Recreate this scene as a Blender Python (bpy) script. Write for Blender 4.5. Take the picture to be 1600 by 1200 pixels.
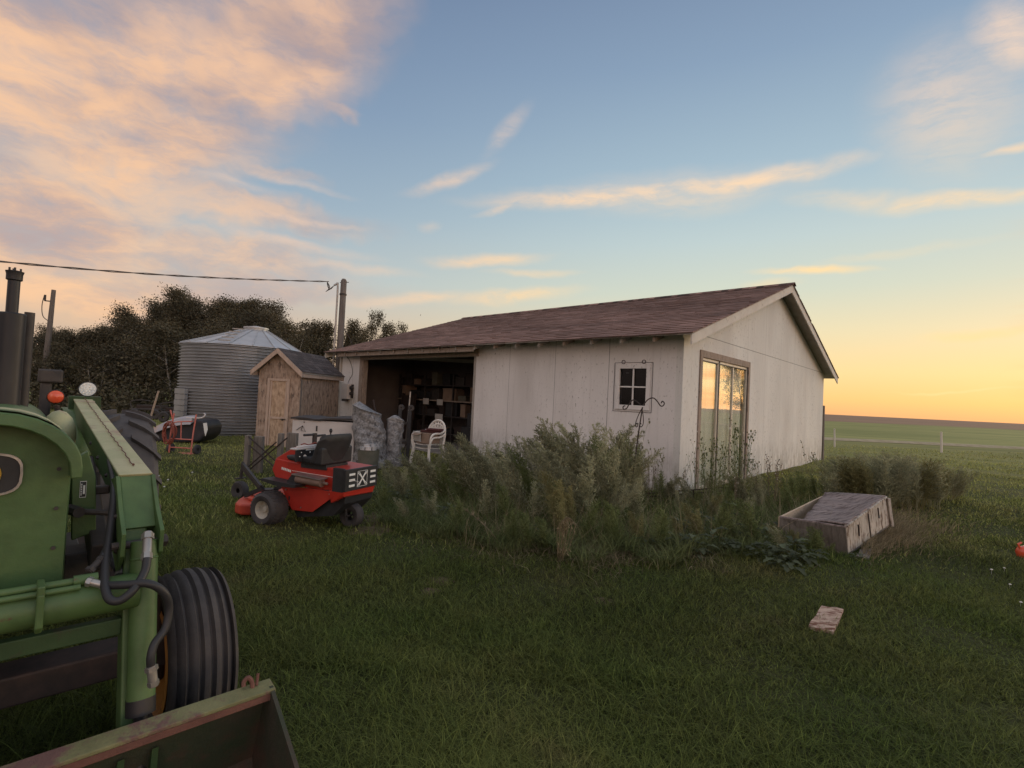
import bpy, math, random
import numpy as np
from mathutils import Vector, Matrix
R = math.radians
random.seed(7)
for o in list(bpy.data.objects): bpy.data.objects.remove(o)
S = bpy.context.scene
C = S.collection

def lin(c):
    return tuple(((v/255)/12.92 if v/255 <= .04045 else ((v/255+.055)/1.055)**2.4) for v in c[:3])+(1.0,)

# ------------------------------------------------------------------ camera
CAM_H, F, PITCH, ROLL = 1.4, 799.3, .0294, .0482
cp, sp = math.cos(PITCH), math.sin(PITCH); cr, sr = math.cos(ROLL), math.sin(ROLL)
FW = Vector((0, cp, sp)); U0 = Vector((0, -sp, cp)); R0 = Vector((1, 0, 0))
RT = R0*cr+U0*sr; UP = U0*cr-R0*sr
ORG = Vector((0, 0, CAM_H))
cam_d = bpy.data.cameras.new('camera'); cam = bpy.data.objects.new('camera', cam_d); C.objects.link(cam)
cam_d.sensor_width = 36; cam_d.lens = F/1600*36; cam_d.clip_start = .05; cam_d.clip_end = 20000
m = Matrix((RT, UP, -FW)).transposed().to_4x4(); m.translation = ORG
cam.matrix_world = m
S.camera = cam
S.render.resolution_x, S.render.resolution_y = 1024, 768
S.view_settings.view_transform = 'Standard'; S.view_settings.look = 'None'
S.view_settings.exposure = 0.2; S.view_settings.gamma = 1

def ray(x, y): return FW+RT*((x-800)/F)-UP*((y-600)/F)
def gz(x, y, z=0.0):
    d = ray(x, y); return ORG+d*((z-CAM_H)/d.z)
def gy(x, y, Y):
    d = ray(x, y); return ORG+d*(Y/d.y)
def pl(x, y, p, n):
    d = ray(x, y); return ORG+d*((Vector(p)-ORG).dot(n)/d.dot(n))

# ------------------------------------------------------------------ world
SUN_AZ, SUN_EL = R(50), R(2.0)
W = bpy.data.worlds.new('World'); S.world = W; W.use_nodes = True
nt = W.node_tree; N = nt.nodes; L = nt.links; N.clear()
def nd(t, **k):
    n = N.new(t)
    for a, b in k.items(): setattr(n, a, b)
    return n
def mth(op, a, b=None, c=None, clamp=False):
    n = nd('ShaderNodeMath', operation=op, use_clamp=clamp)
    for i, v in enumerate((a, b, c)):
        if v is None: continue
        if isinstance(v, (int, float)): n.inputs[i].default_value = v
        else: L.new(v, n.inputs[i])
    return n.outputs[0]
def mixc(f, a, b):
    n = nd('ShaderNodeMix', data_type='RGBA')
    if isinstance(f, (int, float)): n.inputs[0].default_value = f
    else: L.new(f, n.inputs[0])
    for i, v in ((6, a), (7, b)):
        if isinstance(v, tuple): n.inputs[i].default_value = v
        else: L.new(v, n.inputs[i])
    return n.outputs[2]
def ramp(f, stops):
    n = nd('ShaderNodeValToRGB'); e = n.color_ramp.elements
    while len(e) < len(stops): e.new(.5)
    for i, (p, c) in enumerate(stops): e[i].position = p; e[i].color = c
    L.new(f, n.inputs[0]); return n.outputs[0]
def mrange(v, a, b, c=0.0, d=1.0, smooth=True):
    n = nd('ShaderNodeMapRange', interpolation_type='SMOOTHSTEP' if smooth else 'LINEAR')
    L.new(v, n.inputs[0])
    for i, q in enumerate((a, b, c, d)): n.inputs[i+1].default_value = q
    return n.outputs[0]
tc = nd('ShaderNodeTexCoord'); sx = nd('ShaderNodeSeparateXYZ'); L.new(tc.outputs['Generated'], sx.inputs[0])
az = mth('ARCTAN2', sx.outputs[0], sx.outputs[1]); el = mth('ARCSINE', sx.outputs[2])
e90 = mth('DIVIDE', el, math.pi/2, clamp=True)
def deg(d): return d/90
sunside = ramp(e90, [(0, lin((247, 184, 126))), (deg(1.5), lin((252, 204, 132))), (deg(4), lin((248, 217, 156))), (deg(8), lin((232, 219, 180))), (deg(12), lin((208, 214, 196))),
                     (deg(17), lin((190, 206, 206))), (deg(23), lin((166, 189, 202))), (deg(33), lin((136, 159, 184))), (deg(42), lin((116, 136, 165))), (deg(62), lin((190, 196, 206))), (1, lin((200, 200, 206)))])
awayside = ramp(e90, [(0, lin((222, 182, 150))), (deg(6), lin((208, 186, 164))), (deg(12), lin((182, 192, 194))), (deg(19), lin((154, 174, 190))),
                      (deg(28), lin((130, 152, 178))), (deg(40), lin((108, 128, 158))), (deg(60), lin((190, 196, 206))), (1, lin((200, 200, 206)))])  # overhead end of both ramps brightened out of view as fill light
caz = mth('COSINE', mth('SUBTRACT', az, SUN_AZ))
sf = mrange(caz, .25, .95)
base = mixc(sf, awayside, sunside)
# sky behind the view, raised above dusk brightness to fill the walls
back = ramp(e90, [(0, lin((190, 168, 158))), (deg(10), lin((212, 190, 182))), (deg(25), lin((208, 198, 198))), (1, lin((200, 200, 206)))])
base = mixc(mrange(caz, -.15, -.75), base, back)
sky = nd('ShaderNodeTexSky', sky_type='NISHITA', sun_disc=False, sun_elevation=SUN_EL, sun_rotation=SUN_AZ, air_density=1.0, dust_density=1.5)
skys = nd('ShaderNodeMix', data_type='RGBA', blend_type='MULTIPLY'); skys.inputs[0].default_value = 1
L.new(sky.outputs[0], skys.inputs[6]); skys.inputs[7].default_value = (.10, .10, .10, 1)
base = mixc(.08, base, skys.outputs[2])
# clouds, laid out by azimuth and elevation
cv = nd('ShaderNodeCombineXYZ'); L.new(az, cv.inputs[0]); L.new(el, cv.inputs[1])
def noise(vec, scale, detail=5, rough=.55, sc=(1, 1, 1), rot=0, dist=0.0):
    mp = nd('ShaderNodeMapping'); L.new(vec, mp.inputs[0]); mp.inputs['Scale'].default_value = sc; mp.inputs['Rotation'].default_value = (0, 0, rot)
    n = nd('ShaderNodeTexNoise'); L.new(mp.outputs[0], n.inputs['Vector']); n.inputs['Scale'].default_value = scale
    n.inputs['Detail'].default_value = detail; n.inputs['Roughness'].default_value = rough; n.inputs['Distortion'].default_value = dist
    return n
w1 = noise(cv.outputs[0], 5, 4, .6)
vd = nd('ShaderNodeVectorMath', operation='SUBTRACT'); L.new(w1.outputs[1], vd.inputs[0]); vd.inputs[1].default_value = (.5, .5, .5)
vs = nd('ShaderNodeVectorMath', operation='SCALE'); L.new(vd.outputs[0], vs.inputs[0]); vs.inputs[3].default_value = .16
va = nd('ShaderNodeVectorMath', operation='ADD'); L.new(cv.outputs[0], va.inputs[0]); L.new(vs.outputs[0], va.inputs[1])
vs2 = nd('ShaderNodeVectorMath', operation='SCALE'); L.new(vd.outputs[0], vs2.inputs[0]); vs2.inputs[3].default_value = .05
va2 = nd('ShaderNodeVectorMath', operation='ADD'); L.new(cv.outputs[0], va2.inputs[0]); L.new(vs2.outputs[0], va2.inputs[1])
def azel(x, y):
    d = ray(x, y).normalized(); return math.atan2(d.x, d.y), math.asin(d.z)
def blob(x, y, rx, ry, ang, st, vec, soft=.25):
    a, e = azel(x, y); k = (ray(x, y).length)
    ax_, ex_ = azel(x+40*math.cos(R(ang)), y-40*math.sin(R(ang)))
    rot = math.atan2(ex_-e, ax_-a)
    unit = math.hypot(ex_-e, ax_-a)/40
    mp = nd('ShaderNodeMapping', vector_type='TEXTURE'); L.new(vec, mp.inputs[0])
    mp.inputs['Location'].default_value = (a, e, 0); mp.inputs['Rotation'].default_value = (0, 0, rot)
    mp.inputs['Scale'].default_value = (rx*unit, ry*unit/(1+.0*k), 1)
    ln = nd('ShaderNodeVectorMath', operation='LENGTH'); L.new(mp.outputs[0], ln.inputs[0])
    return mrange(ln.outputs['Value'], 1.0, soft, 0, st)
mass = None
for b in [(90, 110, 520, 210, 8, 1), (470, 20, 230, 110, 10, .95), (60, 340, 370, 210, -6, 1), (250, 300, 200, 90, 25, .6), (330, 400, 330, 60, -10, .75), (150, 470, 420, 70, -4, .9), (520, 170, 60, 18, -14, .5),
          (430, 265, 110, 24, -16, .45), (230, 215, 330, 150, 6, .95), (400, 90, 300, 120, 8, .95), (350, 330, 330, 45, -12, .7), (300, 440, 420, 40, -5, .7), (700, 700, 10, 10, 0, 0), (-700, 200, 700, 420, 0, .8)]:
    q = blob(*b, va.outputs[0]); mass = q if mass is None else mth('MAXIMUM', mass, q)
fine = noise(va.outputs[0], 4.0, 8, .62, (1, 3.2, 1), R(-14), .3)
big = noise(va2.outputs[0], 3.2, 5, .5, (1, 2.2, 1), R(-18), .2)
mden = mth('MULTIPLY', mass, mrange(fine.outputs[0], .24, .50, .5, 1.0), clamp=True)
crisp = noise(va2.outputs[0], 13, 9, .68, (1, 2.6, 1), R(-16), .35)
mden = mth('MULTIPLY', mden, mrange(crisp.outputs[0], .30, .58, .78, 1.0))
mden = mth('MULTIPLY', mden, .95)
mcol = mixc(mrange(mth('ADD', mth('MULTIPLY', big.outputs[0], .7), mth('MULTIPLY', crisp.outputs[0], .3)), .38, .60), lin((176, 158, 157)), lin((244, 196, 152)))
mcol = mixc(mrange(el, 0, .9), mcol, mixc(mrange(big.outputs[0], .40, .65), lin((176, 152, 146)), lin((228, 186, 156))))
col = mixc(mden, base, mcol)
wsp = noise(va2.outputs[0], 9, 8, .65, (1, 5, 1), R(-12), .2)
wf = mth('MULTIPLY', mrange(wsp.outputs[0], .34, .60, .62, 1.0), mrange(crisp.outputs[0], .30, .56, .55, 1.08))
st = None
for b in [(1180, 280, 240, 24, 8, 1), (940, 308, 280, 20, 5, .95), (1060, 292, 330, 22, 6, .9), (800, 318, 80, 9, 18, .6), (1060, 300, 260, 46, 4, .5), (700, 283, 95, 15, 17, .6), (790, 210, 80, 22, 50, .35),
          (1330, 315, 160, 26, -2, .5), (1480, 318, 190, 28, 5, 1), (1580, 305, 110, 20, 12, .6), (1570, 60, 90, 70, -30, .95), (1480, 170, 160, 140, -30, .55), (1580, 232, 80, 16, 14, .85),
          (1270, 425, 130, 11, 0, 1), (1200, 445, 70, 14, 4, .45), (760, 408, 130, 15, 4, .85), (830, 428, 100, 10, 0, .6), (668, 355, 26, 12, 10, .35), (640, 470, 130, 14, 3, .85), (800, 465, 150, 16, 5, .8),
          (1530, 520, 130, 17, 4, .8), (1400, 400, 220, 14, 8, .25), (470, 385, 170, 12, -12, .5), (560, 420, 130, 12, -8, .45), (380, 290, 110, 12, -14, .4), (480, 350, 120, 9, -8, .5), (470, 290, 110, 10, -14, .4), (1460, 205, 120, 22, -4, .4), (1500, 610, 160, 5, 1, .7)]:
    q = blob(*b, va2.outputs[0], soft=.0); st = q if st is None else mth('MAXIMUM', st, q)
sden = mth('MULTIPLY', st, wf, clamp=True)
scol = mixc(sf, lin((228, 196, 172)), mixc(mrange(el, .0, .55), lin((255, 222, 150)), lin((232, 205, 184))))
col = mixc(sden, col, scol)
# reflected side of the sunset: long glowing bars near the horizon to the right of the picture
bars = noise(cv.outputs[0], 3.0, 6, .6, (1, 11, 1), R(4), .4)
bm = mth('MULTIPLY', mth('MULTIPLY', mrange(bars.outputs[0], .47, .60), mrange(az, .75, .95)), mrange(el, .55, .1))
col = mixc(mth('MULTIPLY', bm, .9), col, lin((244, 170, 92)))
glow = mth('MULTIPLY_ADD', mth('MULTIPLY', mrange(az, .86, 1.05), mrange(el, .75, .25)), 1.9, 1.0)  # brightness added to unseen sky at right, for door reflection and warm fill
gl_ = nd('ShaderNodeVectorMath', operation='SCALE'); L.new(col, gl_.inputs[0]); L.new(glow, gl_.inputs[3]); col = gl_.outputs[0]
bg = nd('ShaderNodeBackground'); L.new(col, bg.inputs[0]); bg.inputs[1].default_value = .98
wo = nd('ShaderNodeOutputWorld'); L.new(bg.outputs[0], wo.inputs[0])
sun_d = bpy.data.lights.new('sun', 'SUN'); sun = bpy.data.objects.new('sun', sun_d); C.objects.link(sun)
sun_d.energy = .5; sun_d.angle = R(14); sun_d.color = (1, .78, .56)
sd = Vector((math.sin(SUN_AZ)*math.cos(R(3)), math.cos(SUN_AZ)*math.cos(R(3)), math.sin(R(3))))
sun.rotation_euler = sd.to_track_quat('Z', 'Y').to_euler()

# ------------------------------------------------------------------ mesh helpers
class MB:
    def __init__(s): s.v = []; s.f = []; s.t = []; s.tint = .5
    def add(s, vs, fs, tint=None):
        n = len(s.v); s.v += [tuple(p) for p in vs]; s.f += [tuple(i+n for i in f) for f in fs]
        s.t += [s.tint if tint is None else tint]*len(fs); return s
    def box(s, lo, hi, tint=None, M=None):
        vs = [Vector((x, y, z)) for z in (lo[2], hi[2]) for y in (lo[1], hi[1]) for x in (lo[0], hi[0])]
        if M is not None: vs = [M@p for p in vs]
        return s.add(vs, [(0, 2, 3, 1), (4, 5, 7, 6), (0, 1, 5, 4), (2, 6, 7, 3), (0, 4, 6, 2), (1, 3, 7, 5)], tint)
    def hexa(s, p, tint=None):   # 8 corners: bottom 4 in order, top 4 in order
        return s.add(p, [(3, 2, 1, 0), (4, 5, 6, 7), (0, 1, 5, 4), (1, 2, 6, 5), (2, 3, 7, 6), (3, 0, 4, 7)], tint)
    def tube(s, pts, r, n=8, cap=True, tint=None, ph=0.0):
        pts = [Vector(p) for p in pts]; rr = r if isinstance(r, (list, tuple)) else [r]*len(pts)
        vs = []; up = None
        for i, p in enumerate(pts):
            d = (pts[min(i+1, len(pts)-1)]-pts[max(i-1, 0)])
            d = d.normalized() if d.length > 1e-9 else Vector((0, 0, 1))
            if up is None:
                up = Vector((0, 0, 1)) if abs(d.z) < .9 else Vector((1, 0, 0))
            a = d.cross(up)
            if a.length < 1e-6: a = d.cross(Vector((0, 1, 0)))
            a.normalize(); b = a.cross(d).normalized(); up = b
            for k in range(n):
                t = 2*math.pi*k/n+ph; vs.append(p+a*math.cos(t)*rr[i]+b*math.sin(t)*rr[i])
        fs = [(i*n+k, i*n+(k+1) % n, (i+1)*n+(k+1) % n, (i+1)*n+k) for i in range(len(pts)-1) for k in range(n)]
        if cap: fs += [tuple(range(n-1, -1, -1)), tuple((len(pts)-1)*n+k for k in range(n))]
        return s.add(vs, fs, tint)
    def cyl(s, a, b, r, r2=None, n=20, tint=None): return s.tube([a, b], [r, r if r2 is None else r2], n, True, tint)
    def bar(s, a, b, w, h, up=(0, 0, 1), tint=None):   # box beam a->b
        a = Vector(a); b = Vector(b); d = (b-a).normalized(); x = d.cross(Vector(up)).normalized(); y = x.cross(d).normalized()
        p = [q+x*i*w/2+y*j*h/2 for q in (a, b) for i, j in ((-1, -1), (1, -1), (1, 1), (-1, 1))]
        return s.hexa(p, tint)
    def prism(s, poly, a, b, ax=1, tint=None):   # polygon in the two other axes, extruded along axis ax
        def P(q, w):
            return {0: (w, q[0], q[1]), 1: (q[0], w, q[1]), 2: (q[0], q[1], w)}[ax]
        n = len(poly); vs = [P(q, a) for q in poly]+[P(q, b) for q in poly]
        return s.add(vs, [tuple(range(n)), tuple(range(2*n-1, n-1, -1))]+[(i, i+n, (i+1) % n+n, (i+1) % n) for i in range(n)], tint)
    def lathe(s, prof, c, axis=2, n=32, cap=False, tint=None, a0=0, a1=2*math.pi):   # prof: (r, h)
        c = Vector(c); vs = []; full = abs(a1-a0-2*math.pi) < 1e-6; m = n if full else n+1
        for r, h in prof:
            for k in range(m):
                t = a0+(a1-a0)*k/n; x, y = r*math.cos(t), r*math.sin(t)
                vs.append(c+Vector({2: (x, y, h), 1: (y, h, x), 0: (h, x, y)}[axis]))
        fs = []
        for i in range(len(prof)-1):
            for k in range(n):
                k2 = (k+1) % m; fs.append((i*m+k, i*m+k2, (i+1)*m+k2, (i+1)*m+k))
        if cap: fs += [tuple(range(m-1, -1, -1)), tuple((len(prof)-1)*m+k for k in range(m))]
        return s.add(vs, fs, tint)
    def ball(s, c, r, n=12, sc=(1, 1, 1), tint=None):
        c = Vector(c); vs = []; h = n//2
        for i in range(h+1):
            p = math.pi*i/h
            for k in range(n):
                t = 2*math.pi*k/n; vs.append(c+Vector((math.sin(p)*math.cos(t)*r*sc[0], math.sin(p)*math.sin(t)*r*sc[1], math.cos(p)*r*sc[2])))
        return s.add(vs, [(i*n+k, (i+1)*n+k, (i+1)*n+(k+1) % n, i*n+(k+1) % n) for i in range(h) for k in range(n)], tint)
    def mesh(s, name, m, smooth=None):
        me = bpy.data.meshes.new(name); me.from_pydata(s.v, [], s.f)
        me.materials.append(m)
        at = me.attributes.new('tint', 'FLOAT', 'FACE'); at.data.foreach_set('value', s.t)
        if smooth is not None:
            me.polygons.foreach_set('use_smooth', [True]*len(me.polygons)); me.set_sharp_from_angle(angle=R(smooth))
        me.update(); return me
    def build(s, name, m, parent=None, smooth=None, bevel=0, label=None):
        o = bpy.data.objects.new(name, s.mesh(name, m, smooth)); C.objects.link(o)
        if parent is not None: o.parent = parent
        if bevel:
            b = o.modifiers.new('bevel', 'BEVEL'); b.width = bevel; b.segments = 2; b.limit_method = 'ANGLE'; b.angle_limit = R(35)
        if label: o['label'] = label
        return o
def tag(o, label, cat, group=None):
    o['label'] = label; o['category'] = cat
    if group: o['group'] = group
    return o
def thing(name, label, cat, loc=(0, 0, 0), rz=0, group=None):
    o = bpy.data.objects.new(name, None); C.objects.link(o); o.location = loc; o.rotation_euler = (0, 0, rz); o.empty_display_size = .1
    return tag(o, label, cat, group)
def structure(o): o['kind'] = 'structure'; return o
def copy_tree(o, parent=None):
    c = o.copy(); C.objects.link(c)
    if parent is not None: c.parent = parent
    for ch in list(o.children): copy_tree(ch, c)
    return c
def place(o, loc, rz=0, sc=1):
    o.location = loc; o.rotation_euler = (0, 0, rz); o.scale = (sc, sc, sc) if isinstance(sc, (int, float)) else sc
    return o
def curve_pts(P, n=8):   # Catmull-Rom
    P = [Vector(p) for p in P]; Q = [P[0]*2-P[1]]+P+[P[-1]*2-P[-2]]; out = []
    for i in range(1, len(Q)-2):
        for k in range(n):
            t = k/n; a, b, c, d = Q[i-1:i+3]
            out.append(.5*((2*b)+(c-a)*t+(2*a-5*b+4*c-d)*t*t+(3*b-a-3*c+d)*t**3))
    out.append(P[-1]); return out

# ------------------------------------------------------------------ materials
def mat(name, c1, c2=None, scale=4, rough=.7, metal=0, bump=.0, bscale=None, c3=None, thr=(.55, .65), s3=3, sc=(1, 1, 1), tintamt=0, spec=.4, detail=6, fine=None, emit=None, coat=0, trans=0):
    """two-colour noise surface, optional third colour in patches (rust, peeling), optional per-face tint"""
    mt = bpy.data.materials.new(name); mt.use_nodes = True; t = mt.node_tree; n = t.nodes; l = t.links
    b = n['Principled BSDF']; b.inputs['Roughness'].default_value = rough; b.inputs['Metallic'].default_value = metal
    b.inputs['Specular IOR Level'].default_value = spec
    if coat: b.inputs['Coat Weight'].default_value = coat; b.inputs['Coat Roughness'].default_value = .2
    tc_ = n.new('ShaderNodeTexCoord'); mp = n.new('ShaderNodeMapping'); mp.inputs['Scale'].default_value = sc; l.new(tc_.outputs['Object'], mp.inputs[0])
    def nz(s, d=detail, r=.6, vec=None):
        x = n.new('ShaderNodeTexNoise'); x.inputs['Scale'].default_value = s; x.inputs['Detail'].default_value = d; x.inputs['Roughness'].default_value = r
        l.new(vec or mp.outputs[0], x.inputs['Vector']); return x.outputs[0]
    def mix(f, a, bb, mode='MIX'):
        x = n.new('ShaderNodeMix'); x.data_type = 'RGBA'; x.blend_type = mode
        (l.new(f, x.inputs[0]) if not isinstance(f, (int, float)) else setattr(x.inputs[0], 'default_value', f))
        for i, q in ((6, a), (7, bb)):
            (setattr(x.inputs[i], 'default_value', q) if isinstance(q, tuple) else l.new(q, x.inputs[i]))
        return x.outputs[2]
    def mr(v, a, bb, c=0, d=1):
        x = n.new('ShaderNodeMapRange'); l.new(v, x.inputs[0])
        for i, q in enumerate((a, bb, c, d)): x.inputs[i+1].default_value = q
        return x.outputs[0]
    c1 = tuple(c1)+(1,) if len(c1) == 3 else c1
    col = c1
    if c2 is not None: col = mix(mr(nz(scale), .35, .65), c1, tuple(c2)+(1,))
    if c3 is not None: col = mix(mr(nz(s3, 8, .7), *thr), col, tuple(c3)+(1,))
    if fine is not None: col = mix(mr(nz(fine[0], 3, .6), .3, .7, 1-fine[1], 1+fine[1]*.4), (0, 0, 0, 1), col)
    if tintamt:
        a = n.new('ShaderNodeAttribute'); a.attribute_name = 'tint'; f = mr(a.outputs['Fac'], 0, 1, 1-tintamt, 1+tintamt)
        x = n.new('ShaderNodeVectorMath'); x.operation = 'SCALE'
        if isinstance(col, tuple): x.inputs[0].default_value = col[:3]
        else: l.new(col, x.inputs[0])
        l.new(f, x.inputs[3]); col = x.outputs[0]
    if isinstance(col, tuple): b.inputs['Base Color'].default_value = col
    else: l.new(col, b.inputs['Base Color'])
    if bump:
        bp = n.new('ShaderNodeBump'); bp.inputs['Strength'].default_value = bump; bp.inputs['Distance'].default_value = .02
        l.new(nz(bscale or scale*4, 6, .65), bp.inputs['Height']); l.new(bp.outputs[0], b.inputs['Normal'])
    if emit: b.inputs['Emission Color'].default_value = tuple(emit)+(1,); b.inputs['Emission Strength'].default_value = 1
    mt['h'] = 1; mt_h[name] = (mt, n, l, b, nz, mix, mr, tc_, mp)
    return mt
mt_h = {}
M = {}
M['green'] = mat('green_paint', (.06, .118, .038), (.085, .145, .052), 3, .5, 0, .10, 30, c3=(.105, .075, .04), thr=(.64, .68), s3=15, fine=(9, .3))
M['pale_worn_green'] = mat('pale_worn_yellow_green_paint', (.33, .34, .18), (.45, .42, .25), 6, .6, 0, .12, 30, c3=(.30, .20, .15), thr=(.55, .66), s3=9)
M['dgreen'] = mat('dark_green_paint', (.022, .05, .018), (.035, .07, .025), 5, .65, 0, .1, 30, c3=(.05, .035, .025), thr=(.55, .7), s3=6)
M['lip'] = mat('rusty_green_lip', (.13, .13, .06), (.20, .19, .09), 8, .8, 0, .35, 40, c3=(.14, .075, .065), thr=(.50, .58), s3=5)
M['rust'] = mat('rust', (.12, .055, .045), (.17, .08, .06), 9, .85, .1, .3, 40)
M['bucket'] = mat('bucket_inside', (.025, .038, .02), (.045, .04, .028), 5, .75, 0, .3, 30, c3=(.06, .035, .025), thr=(.5, .65), s3=4)
M['tyre'] = mat('tyre_rubber', (.045, .040, .042), (.07, .062, .06), 12, .75, 0, .15, 60)
M['tyre_grey'] = mat('dusty_rear_tyre', (.075, .066, .068), (.10, .09, .088), 8, .85, 0, .15, 40)
M['hose'] = mat('black_hose', (.025, .025, .028), None, 5, .5)
M['steel'] = mat('grey_steel', (.28, .27, .26), (.40, .38, .36), 14, .4, .7, .1, 40)
M['dark_steel'] = mat('dark_steel', (.045, .04, .04), (.07, .06, .055), 9, .6, .3, .1, 40)
M['muffler'] = mat('muffler_black', (.028, .028, .032), (.05, .048, .05), 6, .45, .5, .05, 60, c3=(.22, .15, .11), thr=(.66, .78), s3=3, sc=(1, 1, .3))
M['yellow'] = mat('yellow_lens', (.75, .50, .04), None, 5, .3)
M['rim_y'] = mat('orange_yellow_rim', (.42, .20, .04), (.30, .13, .04), 6, .6, 0, .1)
M['amber'] = mat('red_amber_lens', (.65, .075, .03), (.75, .12, .05), 18, .25, coat=.5)
M['ledlens'] = mat('led_lens', (.5, .56, .6), (.75, .8, .82), 40, .2, coat=.6)
M['black'] = mat('black_plastic', (.018, .018, .02), (.03, .03, .032), 12, .55)
M['red'] = mat('red_paint', (.42, .028, .018), (.50, .04, .025), 5, .4, 0, .03, 30, c3=(.26, .03, .022), thr=(.6, .75), s3=6, coat=.15)
M['deck'] = mat('orange_red_deck', (.55, .075, .035), (.42, .05, .03), 7, .5, 0, .08, 30, c3=(.16, .05, .03), thr=(.6, .72), s3=9)
M['cream'] = mat('cream_rim', (.55, .50, .42), (.42, .38, .32), 9, .5)
M['white'] = mat('white_mark', (.75, .75, .72), None, 5, .6)
M['whitep'] = mat('white_enamel', (.62, .57, .54), (.52, .48, .46), 3, .55, 0, .05, 20, c3=(.30, .25, .22), thr=(.70, .82), s3=7)
M['chair'] = mat('white_plastic', (.72, .68, .62), (.62, .58, .53), 6, .5)
M['pink'] = mat('faded_red_paint', (.50, .13, .10), (.58, .20, .16), 9, .6)
M['hosered'] = mat('red_brown_hose', (.22, .055, .04), (.28, .08, .05), 9, .6)
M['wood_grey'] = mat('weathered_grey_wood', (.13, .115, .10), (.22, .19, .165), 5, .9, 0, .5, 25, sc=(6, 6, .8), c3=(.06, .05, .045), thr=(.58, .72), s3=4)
M['wood_pole'] = mat('grey_pole_wood', (.12, .10, .09), (.19, .165, .145), 5, .9, 0, .5, 25, sc=(6, 6, .4), c3=(.09, .075, .065), thr=(.58, .72), s3=4)
M['trim'] = mat('bare_timber_trim', (.42, .31, .245), (.52, .40, .32), 5, .85, 0, .25, 30, sc=(5, 5, 1))
M['fascia'] = mat('peeling_white_board', (.62, .58, .52), (.55, .50, .45), 3, .85, 0, .3, 30, c3=(.25, .20, .17), thr=(.60, .70), s3=9)
M['soffit'] = mat('grey_soffit', (.36, .33, .30), (.28, .25, .22), 5, .9, 0, .2, 30)
M['jamb'] = mat('brown_weathered_jamb', (.26, .20, .16), (.36, .29, .24), 6, .9, 0, .4, 30, sc=(4, 4, 1), c3=(.12, .09, .07), thr=(.56, .68), s3=7)
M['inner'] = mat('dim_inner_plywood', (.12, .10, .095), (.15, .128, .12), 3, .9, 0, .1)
M['conc'] = mat('concrete', (.20, .185, .17), (.28, .26, .24), 5, .9, 0, .2, 30)
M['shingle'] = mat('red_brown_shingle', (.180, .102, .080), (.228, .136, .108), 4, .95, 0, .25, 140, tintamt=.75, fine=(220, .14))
M['shingle_dark'] = mat('charcoal_shingle', (.070, .056, .054), (.095, .076, .074), 30, .95, 0, .5, 140, tintamt=.3)
M['galv'] = mat('galvanised_steel', (.27, .275, .285), (.36, .36, .37), 1.2, .5, .45, .05, 20, c3=(.30, .29, .28), thr=(.58, .75), s3=2.0, tintamt=.16)
M['galvroof'] = mat('galvanised_roof', (.42, .42, .43), (.52, .52, .53), 2, .45, .45, .05, 20, tintamt=.12)
M['iron'] = mat('black_iron', (.035, .028, .026), (.06, .04, .035), 20, .65, .3)
M['plastic_tub'] = mat('dull_green_tub', (.10, .10, .075), (.14, .13, .10), 8, .7)
M['wrap'] = mat('grey_wrap', (.15, .15, .155), (.34, .33, .33), 26, .4, .2, 1.0, 34, c3=(.07, .065, .065), thr=(.52, .64), s3=14)
M['card'] = mat('cardboard', (.22, .155, .115), (.28, .20, .15), 6, .9)
M['paper'] = mat('pale_paper', (.55, .53, .50), (.48, .46, .44), 9, .9)
M['car'] = mat('faded_dark_body', (.03, .032, .04), (.05, .045, .05), 5, .5, .2, .05, 20)
M['carblue'] = mat('chalky_blue_grey_body', (.34, .34, .38), (.44, .40, .40), 5, .6, 0, .1, 20, c3=(.42, .27, .20), thr=(.52, .66), s3=2.5)
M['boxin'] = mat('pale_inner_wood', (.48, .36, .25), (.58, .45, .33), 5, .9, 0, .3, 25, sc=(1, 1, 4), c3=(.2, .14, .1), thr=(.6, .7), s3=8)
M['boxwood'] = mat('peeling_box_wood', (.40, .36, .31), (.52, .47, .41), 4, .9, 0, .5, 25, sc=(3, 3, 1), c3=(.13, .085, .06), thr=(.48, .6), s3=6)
M['lid'] = mat('warped_lid_wood', (.20, .16, .15), (.36, .29, .27), 3, .92, 0, .8, 12, sc=(1.5, 9, 3), c3=(.07, .045, .04), thr=(.52, .62), s3=4)
M['plank'] = mat('peeling_pink_plank', (.50, .36, .28), (.60, .45, .36), 4, .9, 0, .6, 25, sc=(2, 7, 2), c3=(.20, .09, .06), thr=(.46, .56), s3=5)
M['bark'] = mat('aspen_bark', (.24, .215, .185), (.36, .33, .29), 5, .9, 0, .4, 20, sc=(3, 3, 1), c3=(.05, .04, .035), thr=(.58, .68), s3=5)
M['wire'] = mat('wire_grey', (.09, .075, .07), None, 4, .7)
M['conduit'] = mat('pale_conduit', (.50, .47, .43), None, 4, .6)
M['leaf'] = mat('dark_leaves', (.066, .058, .036), (.10, .086, .054), .8, .8, tintamt=.65, spec=.2)
M['leaf2'] = mat('olive_leaves', (.080, .068, .038), (.11, .092, .052), .8, .8, tintamt=.65, spec=.2)
M['weed'] = mat('grey_green_weed', (.25, .255, .155), (.35, .34, .22), 3, .85, tintamt=.55, spec=.2)
M['weed_g'] = mat('mid_green_weed', (.14, .175, .065), (.21, .235, .10), 3, .85, tintamt=.5, spec=.2)
M['weed_y'] = mat('yellow_green_weed', (.20, .19, .085), (.25, .23, .11), 3, .85, tintamt=.5, spec=.2)
M['broad'] = mat('broad_leaf_green', (.085, .105, .055), (.13, .15, .09), 8, .7, tintamt=.4, spec=.3)
M['dry'] = mat('dry_grass', (.24, .19, .115), (.34, .28, .18), 3, .95, tintamt=.5, spec=.1)
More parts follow.
